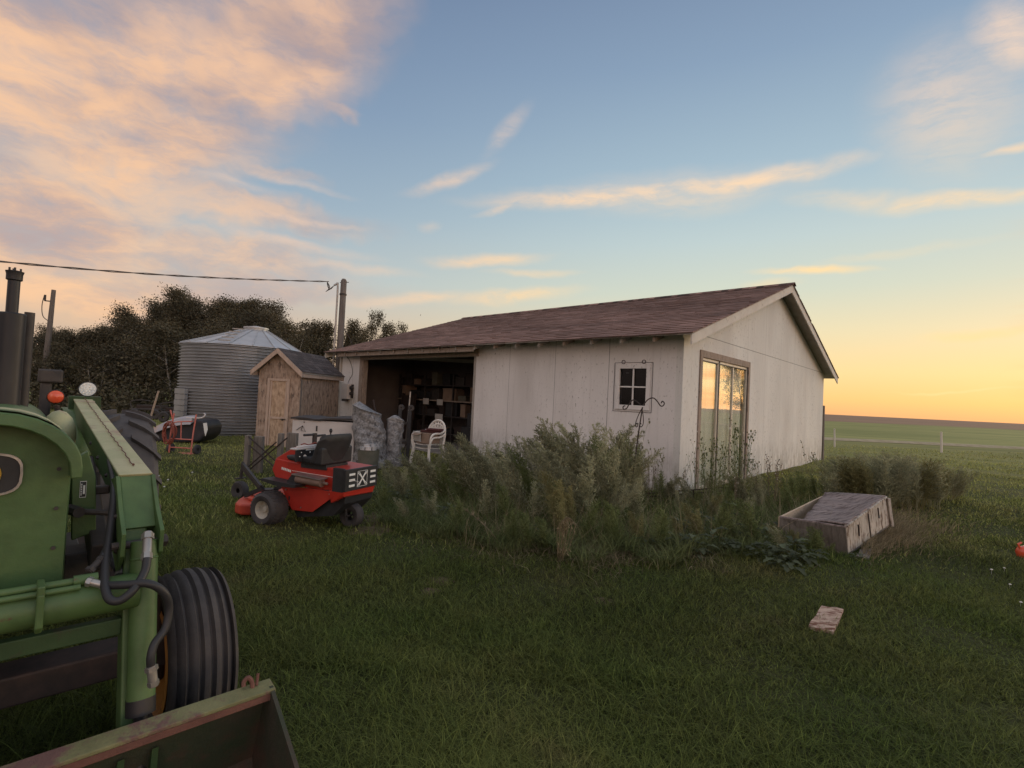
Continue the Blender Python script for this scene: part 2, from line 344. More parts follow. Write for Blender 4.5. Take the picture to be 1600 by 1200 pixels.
M['stalk'] = mat('brown_stalk', (.14, .11, .07), (.19, .15, .10), 5, .9, tintamt=.3)
def translucent(names, f):
    for nm in names:
        m_ = M[nm]; t = m_.node_tree; b_x = t.nodes['Principled BSDF']; o_x = t.nodes['Material Output']; tr = t.nodes.new('ShaderNodeBsdfTranslucent'); mx = t.nodes.new('ShaderNodeMixShader'); mx.inputs[0].default_value = f
        if b_x.inputs['Base Color'].links: t.links.new(b_x.inputs['Base Color'].links[0].from_socket, tr.inputs[0])
        t.links.new(b_x.outputs[0], mx.inputs[1]); t.links.new(tr.outputs[0], mx.inputs[2]); t.links.new(mx.outputs[0], o_x.inputs[0])
translucent(('weed', 'weed_g', 'weed_y', 'broad', 'dry'), .45)
ORD = 'first second third fourth fifth sixth seventh eighth ninth tenth eleventh twelfth thirteenth fourteenth fifteenth sixteenth seventeenth eighteenth nineteenth twentieth'.split()
def ordn(i):
    if i < 20: return ORD[i]
    a, b_ = divmod(i+1, 10); tn_ = ('', '', 'twent', 'thirt', 'fort', 'fift', 'sixt', 'sevent', 'eight', 'ninet')[a]
    return tn_+'y-'+ORD[b_-1] if b_ else tn_+'ieth'
M['flower'] = mat('white_seed_head', (.62, .60, .55), None, 5, .9)

# painted plywood with 4-foot panel seams, vertical grain, flecks and stains
def ply(name, axis, seams, c1, c2, hseam=None, flecks=.5):
    mt = mat(name, c1, c2, 1.4, .85, 0, .35, 60, sc=(1, 1, .35))
    _, n, l, b, nz, mix, mr, tcn, mp = mt_h[name]
    src = b.inputs['Base Color'].links[0].from_socket
    sep = n.new('ShaderNodeSeparateXYZ'); l.new(tcn.outputs['Object'], sep.inputs[0])
    m2 = n.new('ShaderNodeMapping'); m2.inputs['Scale'].default_value = (14, 14, 1.1); l.new(tcn.outputs['Object'], m2.inputs[0])
    m3 = n.new('ShaderNodeMapping'); m3.inputs['Scale'].default_value = (30, 30, 13); l.new(tcn.outputs['Object'], m3.inputs[0])
    streak = mr(nz(1.0, 6, .7, m2.outputs[0]), .54, .76, 0, .26)
    src = mix(streak, src, (.22, .19, .165, 1))
    fl = mr(nz(1.0, 4, .6, m3.outputs[0]), .60, .68, 0, flecks+.35)
    xm_ = n.new('ShaderNodeMath'); xm_.operation = 'MULTIPLY'; l.new(fl, xm_.inputs[0]); l.new(mr(nz(1.3, 4, .6), .40, .62, .05, 1), xm_.inputs[1]); fl = xm_.outputs[0]
    src = mix(fl, src, (.14, .12, .10, 1))
    big = mr(nz(.8, 4, .6), .5, .75, 0, .35)
    src = mix(big, src, (.44, .40, .37, 1))
    def m1(op, a, bb=None):
        x = n.new('ShaderNodeMath'); x.operation = op
        for i, q in enumerate((a, bb)):
            if q is None: continue
            (setattr(x.inputs[i], 'default_value', q) if isinstance(q, (int, float)) else l.new(q, x.inputs[i]))
        return x.outputs[0]
    sp_m = n.new('ShaderNodeMath'); sp_m.operation = 'MULTIPLY'; l.new(mr(nz(7, 5, .7), .42, .60), sp_m.inputs[0]); l.new(mr(sep.outputs[2], .75, .0, 0, .75), sp_m.inputs[1]); src = mix(sp_m.outputs[0], src, (.20, .165, .12, 1))
    wob = m1('MULTIPLY', m1('SUBTRACT', nz(6, 3), .5), .012)
    cs = sep.outputs[axis]
    for s_, wd in seams:
        d = m1('ABSOLUTE', m1('ADD', m1('SUBTRACT', cs, s_), wob)); src = mix(mr(d, wd, wd*.3, 0, .8), src, (.06, .05, .045, 1))
    if hseam is not None:
        d = m1('ABSOLUTE', m1('ADD', m1('SUBTRACT', sep.outputs[2], hseam), wob)); src = mix(mr(d, .008, .003, 0, .8), src, (.07, .06, .05, 1))
    l.new(src, b.inputs['Base Color']); return mt
YAW = .7402; GA = Vector((2.7205, 8.211, 0)); GL, GW, GHE, GHR = 10.71, 10.16, 2.6425, 4.333
M['front'] = ply('white_plywood_front', 0, [(-1.36, .008), (-2.57, .006), (-3.78, .005), (-.012, .012), (-10.0, .004)], (.69, .66, .64), (.76, .73, .71))
M['gable'] = ply('white_plywood_gable', 1, [(.63, .007), (3.12, .005), (1.22*3+.64, .004), (1.22*4+.64, .003), (1.22*5+.64, .004), (1.22*6+.64, .003)], (.62, .605, .575), (.70, .685, .65), hseam=2.655, flecks=.6)
M['osb'] = mat('strand_board', (.24, .17, .125), (.46, .345, .27), 15, .85, 0, .3, 40, sc=(1, 1, .4), c3=(.14, .10, .08), thr=(.55, .60), s3=11)
M['osb_door'] = mat('fresh_strand_board', (.34, .23, .15), (.56, .41, .29), 15, .85, 0, .3, 40, sc=(1, 1, .45), c3=(.28, .19, .12), thr=(.56, .62), s3=16)
# panes
def glass(name, fac, tint, rough=.02):
    mt = bpy.data.materials.new(name); mt.use_nodes = True; n = mt.node_tree.nodes; l = mt.node_tree.links; n.clear()
    o = n.new('ShaderNodeOutputMaterial'); tr = n.new('ShaderNodeBsdfTransparent'); tr.inputs[0].default_value = tint
    g = n.new('ShaderNodeBsdfGlossy'); g.inputs['Roughness'].default_value = rough
    x = n.new('ShaderNodeMixShader'); lw = n.new('ShaderNodeLayerWeight'); lw.inputs[0].default_value = .5; fr = n.new('ShaderNodeMath'); fr.operation = 'POWER'; l.new(lw.outputs['Facing'], fr.inputs[0]); fr.inputs[1].default_value = 4.0
    mu = n.new('ShaderNodeMath'); mu.operation = 'MULTIPLY_ADD'; mu.use_clamp = True; l.new(fr.outputs[0], mu.inputs[0]); mu.inputs[1].default_value = .96; mu.inputs[2].default_value = fac
    l.new(mu.outputs[0], x.inputs[0]); l.new(tr.outputs[0], x.inputs[1]); l.new(g.outputs[0], x.inputs[2]); l.new(x.outputs[0], o.inputs[0]); return mt
M['door_glass'] = glass('patio_glass', .05, (.96, .97, .94, 1))
M['win_glass'] = glass('dusty_window_glass', .02, (.5, .5, .52, 1), .08)
M['curtain'] = mat('pale_green_curtain', (.76, .74, .68), (.82, .80, .73), 3, .9, tintamt=.1)

# ------------------------------------------------------------------ ground
def hgt(x, y):
    r = np.hypot(x, y)
    h = .018*np.sin(x*.9+1.3)*np.cos(y*.7)+.012*np.sin(x*2.3+y*1.7)
    k = np.clip((r-16)/40, 0, 1)
    return h+k*(.10*np.sin(x*.11+.5)*np.sin(y*.09)+.05*np.sin(x*.33+y*.21))
gmb = bpy.data.meshes.new('ground')
rings = np.concatenate([np.linspace(0, 14, 57)[1:], 14*1.075**np.arange(1, 92)]); na = 220
ths = np.linspace(0, 2*np.pi, na, endpoint=False)
V = [(0, 0, float(hgt(0., 0.)))]
for r in rings:
    x = r*np.sin(ths); y = r*np.cos(ths); z = hgt(x, y)*(1 if r < 300 else 0)
    V += list(zip(x.tolist(), y.tolist(), z.tolist()))
Fc = [(0, 1+(k+1) % na, 1+k) for k in range(na)]
for i in range(len(rings)-1):
    a = 1+i*na; b = a+na
    Fc += [(a+k, a+(k+1) % na, b+(k+1) % na, b+k) for k in range(na)]
gmb.from_pydata(V, [], Fc); gmb.polygons.foreach_set('use_smooth', [True]*len(gmb.polygons))
gm = mat('lawn_and_fields', (.040, .048, .018), (.060, .062, .026), 1.2, .95, 0, .6, 9, spec=.1)
_, n_, l_, b_, nz_, mix_, mr_, tcn_, mp_ = mt_h['lawn_and_fields']
src = b_.inputs['Base Color'].links[0].from_socket
src = mix_(mr_(nz_(.35, 6, .6), .50, .68, 0, .65), src, (.075, .062, .032, 1))
sep_ = n_.new('ShaderNodeSeparateXYZ'); l_.new(tcn_.outputs['Object'], sep_.inputs[0])
# green crop beyond the track, ploughed brown land towards the horizon
mpf = n_.new('ShaderNodeMapping'); mpf.inputs['Scale'].default_value = (.05, .35, 1); l_.new(tcn_.outputs['Object'], mpf.inputs[0])
fld = mix_(mr_(nz_(1.0, 7, .65, mpf.outputs[0]), .35, .65), (.19, .21, .075, 1), (.33, .32, .12, 1))
src = mix_(mr_(sep_.outputs[1], 9, 17, 0, .75), src, mix_(mr_(nz_(1.2, 7, .65, mpf.outputs[0]), .35, .65), (.19, .20, .07, 1), (.34, .32, .12, 1)))
src = mix_(mr_(sep_.outputs[1], 28.0, 28.8), src, fld)
mpp = n_.new('ShaderNodeMapping'); mpp.inputs['Scale'].default_value = (.004, .05, 1); l_.new(tcn_.outputs['Object'], mpp.inputs[0])
brn = mix_(mr_(nz_(1.0, 6, .6, mpp.outputs[0]), .35, .65), (.24, .15, .10, 1), (.32, .21, .14, 1))
yy = n_.new('ShaderNodeMath'); yy.operation = 'MULTIPLY_ADD'; l_.new(nz_(.02, 3), yy.inputs[0]); yy.inputs[1].default_value = 30; l_.new(sep_.outputs[1], yy.inputs[2])
src = mix_(mr_(yy.outputs[0], 118, 130), src, brn)
l_.new(src, b_.inputs['Base Color'])
gmb.materials.append(gm)
go = bpy.data.objects.new('ground', gmb); C.objects.link(go); structure(go)
# gravel track
rp = [gz(1180, 684), gz(1290, 688.5), gz(1600, 704), gz(1600, 704)*1.6]
tr = MB(); xs = np.linspace(-60, 95, 200)
vt = []
for x in xs:
    yc = 28.1+(x-22)*.004+.15*math.sin(x*.12)
    for j, off in enumerate((-.55, -.3, .3, .55)):
        vt.append((x, yc+off, float(hgt(x, yc+off))*.3+(.02 if j in (0, 3) else .12)))
tr.add(vt, [(i*4+j, (i+1)*4+j, (i+1)*4+j+1, i*4+j+1) for i in range(len(xs)-1) for j in range(3)])
gravel = mat('gravel', (.34, .29, .19), (.42, .36, .25), 3, .95, 0, .4, 20, spec=.05)
structure(tr.build('gravel_road', gravel))
# worn dirt patches in the lawn are low mounds of bare soil
soil = mat('bare_soil', (.085, .055, .035), (.12, .08, .05), 8, .95, 0, .8, 20)
mb = MB()
rs = random.Random(3)
for (x, y, r) in [(600, 812, .34), (640, 818, .26), (690, 905, .10), (672, 920, .07), (945, 940, .08), (575, 828, .2)]:
    c = gz(x, y); ks = 22
    vs = [(c.x, c.y, float(hgt(c.x, c.y))+.03)]
    for k in range(ks):
        a = 2*math.pi*k/ks; q = r*(.7+.5*rs.random()); px, py = c.x+q*math.cos(a)*1.2, c.y+q*math.sin(a)
        vs.append((px, py, float(hgt(px, py))+.004))
    mb.add(vs, [(0, 1+k, 1+(k+1) % ks) for k in range(ks)])
o = mb.build('bare_soil_patches', soil, smooth=80); o['kind'] = 'stuff'; o['label'] = 'patches of bare brown soil in the lawn'; o['category'] = 'soil'

# ------------------------------------------------------------------ garage
G = thing('garage', 'long white plywood garage with a red brown shingle roof and an open doorway', 'garage', GA, -YAW)
sl = (GHR-GHE)/(GW/2); cs_ = math.sqrt(1+sl*sl)
OE, OG = .387, .311
def wall_panels(mb, ax, a0, a1, z0, z1, holes, t0, t1):
    """rectangular wall in the (axis, z) plane with rectangular holes, built from butted boxes"""
    us = sorted({a0, a1}|{h[0] for h in holes}|{h[1] for h in holes}); zs = sorted({z0, z1}|{h[2] for h in holes}|{h[3] for h in holes})
    for i in range(len(us)-1):
        for j in range(len(zs)-1):
            um, zm = (us[i]+us[i+1])/2, (zs[j]+zs[j+1])/2
            if any(h[0] < um < h[1] and h[2] < zm < h[3] for h in holes): continue
            if ax == 0: mb.box((us[i], t0, zs[j]), (us[i+1], t1, zs[j+1]))
            else: mb.box((t0, us[i], zs[j]), (t1, us[i+1], zs[j+1]))
WIN = (-1.135, -.605, 1.385, 2.035); DOOR = (-9.5, -4.83, -.1, 2.32)
PAT = (.78, 3.15, .0, 2.28)
b = MB(); wall_panels(b, 0, -GL+.1, -.1, -.1, 2.60, [WIN, DOOR], 0, .1); b.build('wall', M['front'], G)
b = MB(); wall_panels(b, 1, 0, GW, -.1, 2.60, [PAT], -.1, 0)
b.prism([(0, 2.60), (GW, 2.60), (GW/2, 2.60+sl*GW/2)], -.1, 0, 0); b.build('wall', M['gable'], G)
b = MB(); b.box((-GL, 0, -.1), (-GL+.1, GW, 2.6)); b.prism([(0, 2.6), (GW, 2.6), (GW/2, 2.6+sl*GW/2)], -GL, -GL+.1, 0); b.build('wall', M['gable'], G)
b = MB(); b.box((-GL+.1, GW-.1, -.1), (-.1, GW, 2.6)); b.build('wall', M['front'], G)
b = MB(); b.box((-GL+.1, .1, -.1), (-.1, GW-.1, .03)); b.build('floor', M['conc'], G)
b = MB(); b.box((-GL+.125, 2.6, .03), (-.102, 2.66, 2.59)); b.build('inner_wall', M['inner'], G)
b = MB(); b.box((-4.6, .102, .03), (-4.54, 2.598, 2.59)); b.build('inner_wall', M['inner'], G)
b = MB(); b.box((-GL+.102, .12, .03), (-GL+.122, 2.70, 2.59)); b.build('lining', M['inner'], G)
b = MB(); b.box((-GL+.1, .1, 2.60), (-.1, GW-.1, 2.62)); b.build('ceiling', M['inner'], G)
b = MB(); b.bar((-10.4, .5, 2.50), (-4.9, 1.6, 2.28), .05, .09); b.build('door_track', M['soffit'], G)
# corner board on the gable side, door header and jambs
b = MB(); b.box((.0, -.003, -.08), (.018, .60, 2.52)); b.build('corner_board', M['gable'], G)
b = MB(); b.box((-9.62, -.03, 2.32), (-4.72, -.002, 2.50)); b.build('door_header', M['jamb'], G, bevel=.006)
for x0, x1 in ((-9.62, -9.46),):
    b = MB(); b.box((x0, -.028, 0), (x1, -.004, 2.315)); b.box((-9.50, .0, 0), (-9.44, .14, 2.31)); b.build('door_jamb', M['jamb'], G, bevel=.005)
b = MB(); b.box((-4.86, -.012, 0), (-4.80, -.004, 2.315)); b.build('door_jamb', M['soffit'], G, label='thin grey strip on the right side of the open doorway')
# roof slopes
def slope_pt(x, y, h, side):   # side 0 front, 1 rear; y measured from the eave wall line; h perpendicular offset
    z = GHE+sl*y+h*cs_
    return (x, y if side == 0 else GW-y, z)
for side in (0, 1):
    b = MB(); x0, x1 = -GL-OG, OG
    p = [slope_pt(x0, -OE, -.0, side), slope_pt(x1, -OE, -.0, side), slope_pt(x1, GW/2, -.0, side), slope_pt(x0, GW/2, -.0, side)]
    q = [slope_pt(x0, -OE, .018, side), slope_pt(x1, -OE, .018, side), slope_pt(x1, GW/2, .018, side), slope_pt(x0, GW/2, .018, side)]
    b.hexa(p+q); deck = b.build('roof', M['soffit'], G)
    b = MB(); b.hexa([slope_pt(x0, -OE, .0182, side), slope_pt(x1, -OE, .0182, side), slope_pt(x1, GW/2, .0182, side), slope_pt(x0, GW/2, .0182, side), slope_pt(x0, -OE, .0192, side), slope_pt(x1, -OE, .0192, side), slope_pt(x1, GW/2, .0192, side), slope_pt(x0, GW/2, .0192, side)]); b.build('underlay', M['iron'], deck)
    b = MB(); rs = random.Random(5+side); SLn = (GW/2+OE)*cs_; rows = 31; ex = (GW/2+OE)/rows
    for i in range(rows):
        y0 = -OE-.02+i*ex; off = rs.random()*.3; x = x0-.02-off; rowt = rs.uniform(-.08, .08)
        while x < x1+.02:
            w = .30+rs.uniform(-.03, .03); xa, xb = max(x, x0-.02), min(x+w-.006, x1+.02)
            if xb-xa > .02:
                th_ = .012+rs.random()*.005; sag = rs.uniform(-.003, .005); ye = y0+rs.uniform(-.006, .006)
                wv = .012*math.sin(xa*1.3+i*.2)
                P = [slope_pt(xa, ye+wv, .020+sag, side), slope_pt(xb, ye+wv, .020+sag, side), slope_pt(xb, y0+ex*1.25, .019, side), slope_pt(xa, y0+ex*1.25, .019, side)]
                Q = [slope_pt(xa, ye+wv, .020+sag+th_, side), slope_pt(xb, ye+wv, .020+sag+th_, side), slope_pt(xb, y0+ex*1.25, .024, side), slope_pt(xa, y0+ex*1.25, .024, side)]
                b.hexa(P+Q, min(1, max(0, .55+rowt*1.6+rs.gauss(0, .08)+.10*math.sin(x*1.1+i*.35)))); b.t[-4] = 0.22  # butt faces tinted darker: cut edge plus painted course shadow line
            x += w
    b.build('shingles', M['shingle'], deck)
b = MB(); rs = random.Random(9); x = -GL-OG
while x < OG:   # ridge caps
    b.prism([(GW/2-.13, GHR+.045*1-.13*sl), (GW/2, GHR+.075), (GW/2+.13, GHR+.045-.13*sl), (GW/2, GHR+.055)], x, x+.16, 0, rs.random()); x += .165
b.build('ridge_cap', M['shingle'], G)
# rake boards and rafters
for side in (0, 1):
    for (xa, xb, mm) in ((OG-.028, OG-.004, 'fascia'), (-GL-OG+.004, -GL-OG+.028, 'fascia')):
        b = MB()
        P = [slope_pt(xa, -OE+.01, -.15, side), slope_pt(xb, -OE+.01, -.15, side), slope_pt(xb, GW/2, -.15, side), slope_pt(xa, GW/2, -.15, side)]
        Q = [slope_pt(xa, -OE+.01, -.002, side), slope_pt(xb, -OE+.01, -.002, side), slope_pt(xb, GW/2, -.002, side), slope_pt(xa, GW/2, -.002, side)]
        b.hexa(P+Q); b.build('rake_board', M[mm], G)
def rafter_tail(x):
    b = MB(); b.hexa([slope_pt(x-.02, -OE+.06, -.10, 0), slope_pt(x+.02, -OE+.06, -.10, 0), slope_pt(x+.02, -.003, -.10, 0), slope_pt(x-.02, -.003, -.10, 0),
                      slope_pt(x-.02, -OE+.06, -.002, 0), slope_pt(x+.02, -OE+.06, -.002, 0), slope_pt(x+.02, -.003, -.002, 0), slope_pt(x-.02, -.003, -.002, 0)])
    return b
for k in range(18): rafter_tail(-.35-k*.6).build('rafter_tail', M['soffit' if k % 3 else 'jamb'], G)
b = MB(); b.box((-10.4, -.30, 2.395), (-4.6, -.27, 2.50)); b.build('eave_board', M['jamb'], G)
# little four-pane window
x0, x1, z0, z1 = WIN
w = MB(); w.box((x0-.065, -.022, z0-.07), (x0+.01, -.003, z1+.065)); w.box((x1-.01, -.022, z0-.07), (x1+.065, -.003, z1+.065))
w.box((x0+.01, -.022, z1-.01), (x1-.01, -.003, z1+.065)); w.box((x0+.01, -.022, z0-.07), (x1-.01, -.003, z0+.01))
wf_ = w.build('window', M['front'], G, bevel=.004)
b = MB()
e = .006
for (a0, a1, c0, c1) in ((x0-.10, x1+.10, z1+.09, z1+.09+e), (x0-.11, x1+.09, z0-.10-e, z0-.10), (x0-.105, x0-.105+e, z0-.10, z1+.09), (x1+.095, x1+.095+e, z0-.10, z1+.09)): b.box((a0, -.008, c0), (a1, -.001, c1))
b.build('frame', M['iron'], wf_)
for cx in (x0+.07, x1-.07):
    b = MB(); b.lathe([(.028, -.012), (.036, -.012), (.036, -.002), (.028, -.002), (.028, -.012)], (cx, 0, z1+.105), 1, 14); b.build('bracket', M['iron'], wf_)
b = MB(); xm = (x0+x1)/2; zm = (z0+z1)/2; b.box((xm-.012, .0, z0), (xm+.012, .02, z1)); b.box((x0, .001, zm-.012), (x1, .019, zm+.012)); b.build('muntin', M['front'], wf_)
b = MB(); b.box((x0, .028, z0), (x1, .032, z1)); b.build('pane', M['win_glass'], wf_)
b = MB(); b.ball((x0+.20, .10, z0+.07), .035, 8, (1.2, .6, 1)); b.box((x0+.09, .06, z1-.09), (x0+.14, .075, z1-.07)); b.build('ornament', M['whitep'], wf_)
# patio door
y0, y1, z0, z1 = PAT
fr_ = MB(); fr_.box((-.06, y0-.10, z0-.05), (.024, y0, z1+.12)); fr_.box((-.06, y1, z0-.05), (.024, y1+.10, z1+.12)); fr_.box((-.06, y0, z1), (.024, y1, z1+.12)); fr_.box((-.08, y0, z0-.06), (.02, y1, z0))
pd = fr_.build('patio_door', M['jamb'], G, bevel=.005)
ym1, ym2 = y0+.80, y0+1.56
b = MB()
for a, c in ((y0, y0+.035), (ym1-.055, ym1+.0), (ym1+.035, ym1+.07), (ym2-.02, ym2+.02), (y1-.06, y1-.02)): b.box((-.045, a, z0), (-.005, c, z1))
for c, d in ((z0, z0+.05), (z1-.045, z1)): b.box((-.043, y0+.035, c), (-.008, y1-.06, d))
b.build('sash', M['cream'], pd, bevel=.003)
b = MB(); b.box((-.06, ym1, z0), (.006, ym1+.035, z1)); b.box((-.05, y1-.02, z0), (.004, y1, z1)); b.box((-.04, y0, z1-.06), (.004, y1-.02, z1-.045)); b.build('sash', M['dark_steel'], pd)
for a, c in ((y0+.035, ym1-.055), (ym1+.07, ym2-.02), (ym2+.02, y1-.06)):
    b = MB(); b.box((-.030, a, z0+.05), (-.024, c, z1-.045)); b.build('pane', M['door_glass'], pd)
b = MB(); nn = 90
vs = []
for k in range(nn+1):
    y = y0+.03+(y1-y0-.08)*k/nn; x = -.10+.02*math.sin(k*.75)+.012*math.sin(k*1.9)
    vs += [(x, y, .02), (x+.01*math.sin(k), y, z1-.02)]
b.add(vs, [(2*k, 2*k+2, 2*k+3, 2*k+1) for k in range(nn)]); b.build('curtain', M['curtain'], pd, smooth=70)
# electric meter box and conduit on the left pier
b = MB(); b.box((-10.36, -.14, 1.17), (-10.02, -.003, 1.62)); mt_ = b.build('meter_box', M['whitep'], G, bevel=.008)
b = MB(); b.cyl((-9.93, -.10, 1.50), (-9.93, -.004, 1.50), .05); b.cyl((-9.93, -.10, 1.33), (-9.93, -.004, 1.33), .045); b.box((-9.97, -.05, 1.2), (-9.90, -.004, 1.6)); b.box((-10.30, -.145, 1.10), (-10.10, -.03, 1.168)); b.build('switch', M['dark_steel'], mt_)
b = MB(); b.tube(curve_pts([(-10.66, -.04, 2.55), (-10.66, -.04, 1.85), (-10.60, -.05, 1.70), (-10.36, -.06, 1.60)]), .028, 10); b.tube([(-10.66, -.05, 1.7), (-10.62, -.05, 1.4), (-10.60, -.05, .05)], .018, 8)
b.tube([(-9.80, -.04, 1.35), (-9.80, -.04, .1)], .02, 8); b.build('conduit', M['conduit'], G, smooth=60)
b = MB(); b.tube(curve_pts([(-10.55, -.012, 2.5), (-10.2, -.012, 2.3), (-10.0, -.012, 1.95), (-10.15, -.012, 1.75), (-10.2, -.03, 1.62)]), .006, 6); b.build('cable', M['iron'], G)
b = MB(); b.ball((-5.7, -.27, 2.52), .025, 10); b.build('eave_lamp', M['white'], G)

# board leaning on the rear corner of the gable end
p = GA+Vector((math.sin(YAW), math.cos(YAW), 0))*(GW+.10)+Vector((math.cos(YAW), -math.sin(YAW), 0))*(-.02)
t = MB(); t.bar((0, 0, -.05), (-.01, .01, 1.66), .14, .05, (1, .6, 0)); o = t.build('board', M['wood_grey'], None, bevel=.005); o.location = p; o.rotation_euler = (0, 0, -YAW+.5)
tag(o, 'tall grey board standing upright at the far right corner of the garage', 'board')

# ------------------------------------------------------------------ small strand-board shed
SH = gz(396, 697); SH = Vector((-6.06, 12.25, 0))
sy = R(-6)
sh = thing('garden_shed', 'small unpainted strand-board shed with a dark shingle roof and narrow door', 'shed', SH, sy)
w_, d_, he_, hr_ = 1.06, 2.05, 1.80, 2.34
b = MB(); wall_panels(b, 0, 0, w_, -.05, he_, [(.30, .74, .0, 1.56)], 0, .05); b.prism([(0, he_), (w_, he_), (w_/2, he_+.49)], 0, .05, 1)
b.build('wall', M['osb'], sh)
b = MB(); b.box((w_-.05, .05, -.05), (w_, d_, he_)); b.build('wall', M['osb'], sh)
b = MB(); b.box((0, .05, -.05), (.05, d_, he_)); b.box((.05, d_-.05, -.05), (w_-.05, d_, he_)); b.build('wall', M['osb'], sh)
b = MB(); b.box((w_+.001, -.004, 0), (w_+.014, .05, he_)); b.build('corner_board', M['wood_grey'], sh)
b = MB(); b.box((.30, -.012, .02), (.74, .02, 1.56)); dr = b.build('door', M['osb_door'], sh)
b = MB()
for q in (((.24, -.034, 0), (.305, -.013, 1.62)), ((.735, -.034, 0), (.80, -.013, 1.62)), ((.305, -.034, 1.56), (.735, -.013, 1.62)), ((.32, -.030, .02), (.36, -.0125, 1.55)), ((.36, -.030, .66), (.70, -.0125, .71)), ((.70, -.030, .02), (.73, -.0125, 1.55))): b.box(*q)
b.build('frame', M['trim'], dr, bevel=.003)
b = MB(); b.cyl((.68, -.06, .64), (.68, -.03, .64), .014, n=10); b.box((.64, -.07, .655), (.76, -.055, .675)); b.build('handle', M['dark_steel'], dr)
rs = random.Random(2); ssl = .49/(w_/2)
for sd_ in (-1, 1):
    b = MB(); rows = 8; half = w_/2+.10; ztop = he_+.49+.05
    def sp_(x, y, h): return (w_/2+sd_*x, y, ztop-ssl*x*.92+h)
    b.hexa([sp_(0, -.16, -.05), sp_(half, -.16, -.05), sp_(half, d_+.1, -.05), sp_(0, d_+.1, -.05), sp_(0, -.16, -.003), sp_(half, -.16, -.003), sp_(half, d_+.1, -.003), sp_(0, d_+.1, -.003)])
    rf = b.build('roof', M['soffit'], sh)
    b = MB()
    for i in range(rows):
        xa = half*(1-(i+1)/rows)-.01; xb = half*(1-i/rows)+.015; y = -.17-rs.random()*.2
        while y < d_+.1:
            ya, yb = max(y, -.17), min(y+.24, d_+.11)
            if yb-ya > .02: b.hexa([sp_(max(xa, 0), ya, 0), sp_(xb, ya, .003), sp_(xb, yb, .003), sp_(max(xa, 0), yb, 0), sp_(max(xa, 0), ya, .004), sp_(xb, ya, .013), sp_(xb, yb, .013), sp_(max(xa, 0), yb, .004)], rs.random())
            y += .25
    b.build('shingles', M['shingle_dark'], rf)
    b = MB(); b.hexa([sp_(0, -.185, -.13), sp_(half+.01, -.185, -.13), sp_(half+.01, -.16, -.13), sp_(0, -.16, -.13), sp_(0, -.185, -.006), sp_(half+.01, -.185, -.006), sp_(half+.01, -.16, -.006), sp_(0, -.16, -.006)])
    b.build('rake_board', M['trim'], sh, bevel=.003)
    b = MB(); x_ = half-.01; b.hexa([sp_(x_-.02, -.158, -.14), sp_(x_, -.158, -.14), sp_(x_, d_+.1, -.14), sp_(x_-.02, d_+.1, -.14), sp_(x_-.02, -.158, -.052), sp_(x_, -.158, -.052), sp_(x_, d_+.1, -.052), sp_(x_-.02, d_+.1, -.052)])
    b.build('eave_board', M['trim'], sh)

# ------------------------------------------------------------------ grain bin
BC = Vector((-8.38, 15.85, 0)); BR, BH, BA = 1.64, 2.58, 3.18
gb = thing('grain_bin', 'round corrugated galvanised steel grain bin with a shallow cone roof', 'grain bin', BC)
b = MB(); prof = []
nc = 30
for i in range(nc*6+1):
    z = -.05+(BH+.05)*i/(nc*6); prof.append((BR+.034*math.sin(2*math.pi*i/6), z))
n_s = 72
b.lathe(prof, (0, 0, 0), 2, n_s)
tn = []
rs = random.Random(4); sheet = {}
for i in range(len(prof)-1):
    for k in range(n_s):
        key = (i//60, (k+(i//60)*5)//12)
        if key not in sheet: sheet[key] = rs.random()
        tn.append(sheet[key])
b.t = tn; b.build('wall', M['galv'], gb, smooth=60)
b = MB(); n_r = 18
for k in range(n_r):
    a0, a1 = 2*math.pi*k/n_r+.1, 2*math.pi*(k+1)/n_r+.1
    r0, r1 = BR+.06, .36
    vs = [(r0*math.cos(a0), r0*math.sin(a0), BH-.02), (r0*math.cos(a1), r0*math.sin(a1), BH-.02), (.30+r1*math.cos(a1), .12+r1*math.sin(a1), BA-.04), (.30+r1*math.cos(a0), .12+r1*math.sin(a0), BA-.04)]
    b.add(vs+[(x, y, z-.012) for x, y, z in vs], [(0, 1, 2, 3), (7, 6, 5, 4), (0, 4, 5, 1)], rs.random())
    b.tube([(r0*math.cos(a0), r0*math.sin(a0), BH-.005), (.30+r1*math.cos(a0), .12+r1*math.sin(a0), BA-.025)], .014, 5, tint=.3)
rf = b.build('roof', M['galvroof'], gb)
b = MB(); b.lathe([(.33, BA-.10), (.33, BA+.02), (.36, BA+.02), (.36, BA+.06), (.0, BA+.12)], (.30, .12, 0), 2, 28); b.build('cap', M['galvroof'], rf, smooth=40)
b = MB(); aa = R(-80)
for k in range(5):   # roof ladder rungs
    r = .55+k*.26; z = BH-.02+(BA-.02-BH)*(BR+.06-r)/(BR-.3)+.05
    c = Vector((r*math.cos(aa), r*math.sin(aa), z)); tdir = Vector((-math.sin(aa), math.cos(aa), 0))*.16
    b.bar(c-tdir, c+tdir, .03, .03)
b.build('ladder', M['steel'], rf)
b = MB(); aw = math.atan2(-BC.y, -BC.x)-R(60)
for k in range(6):
    c = Vector((math.cos(aw), math.sin(aw), 0)); tdir = Vector((-c.y, c.x, 0))
    Mx = Matrix.Translation(c*(BR+.05)+Vector((0, 0, .30+k*.16)))@Matrix.Rotation(aw, 4, 'Z')
    b.box((-.04, -.28, 0), (.05+.012*(k % 2), .28, .15), M=Mx)
b.build('hatch', M['galv'], gb, bevel=.005)

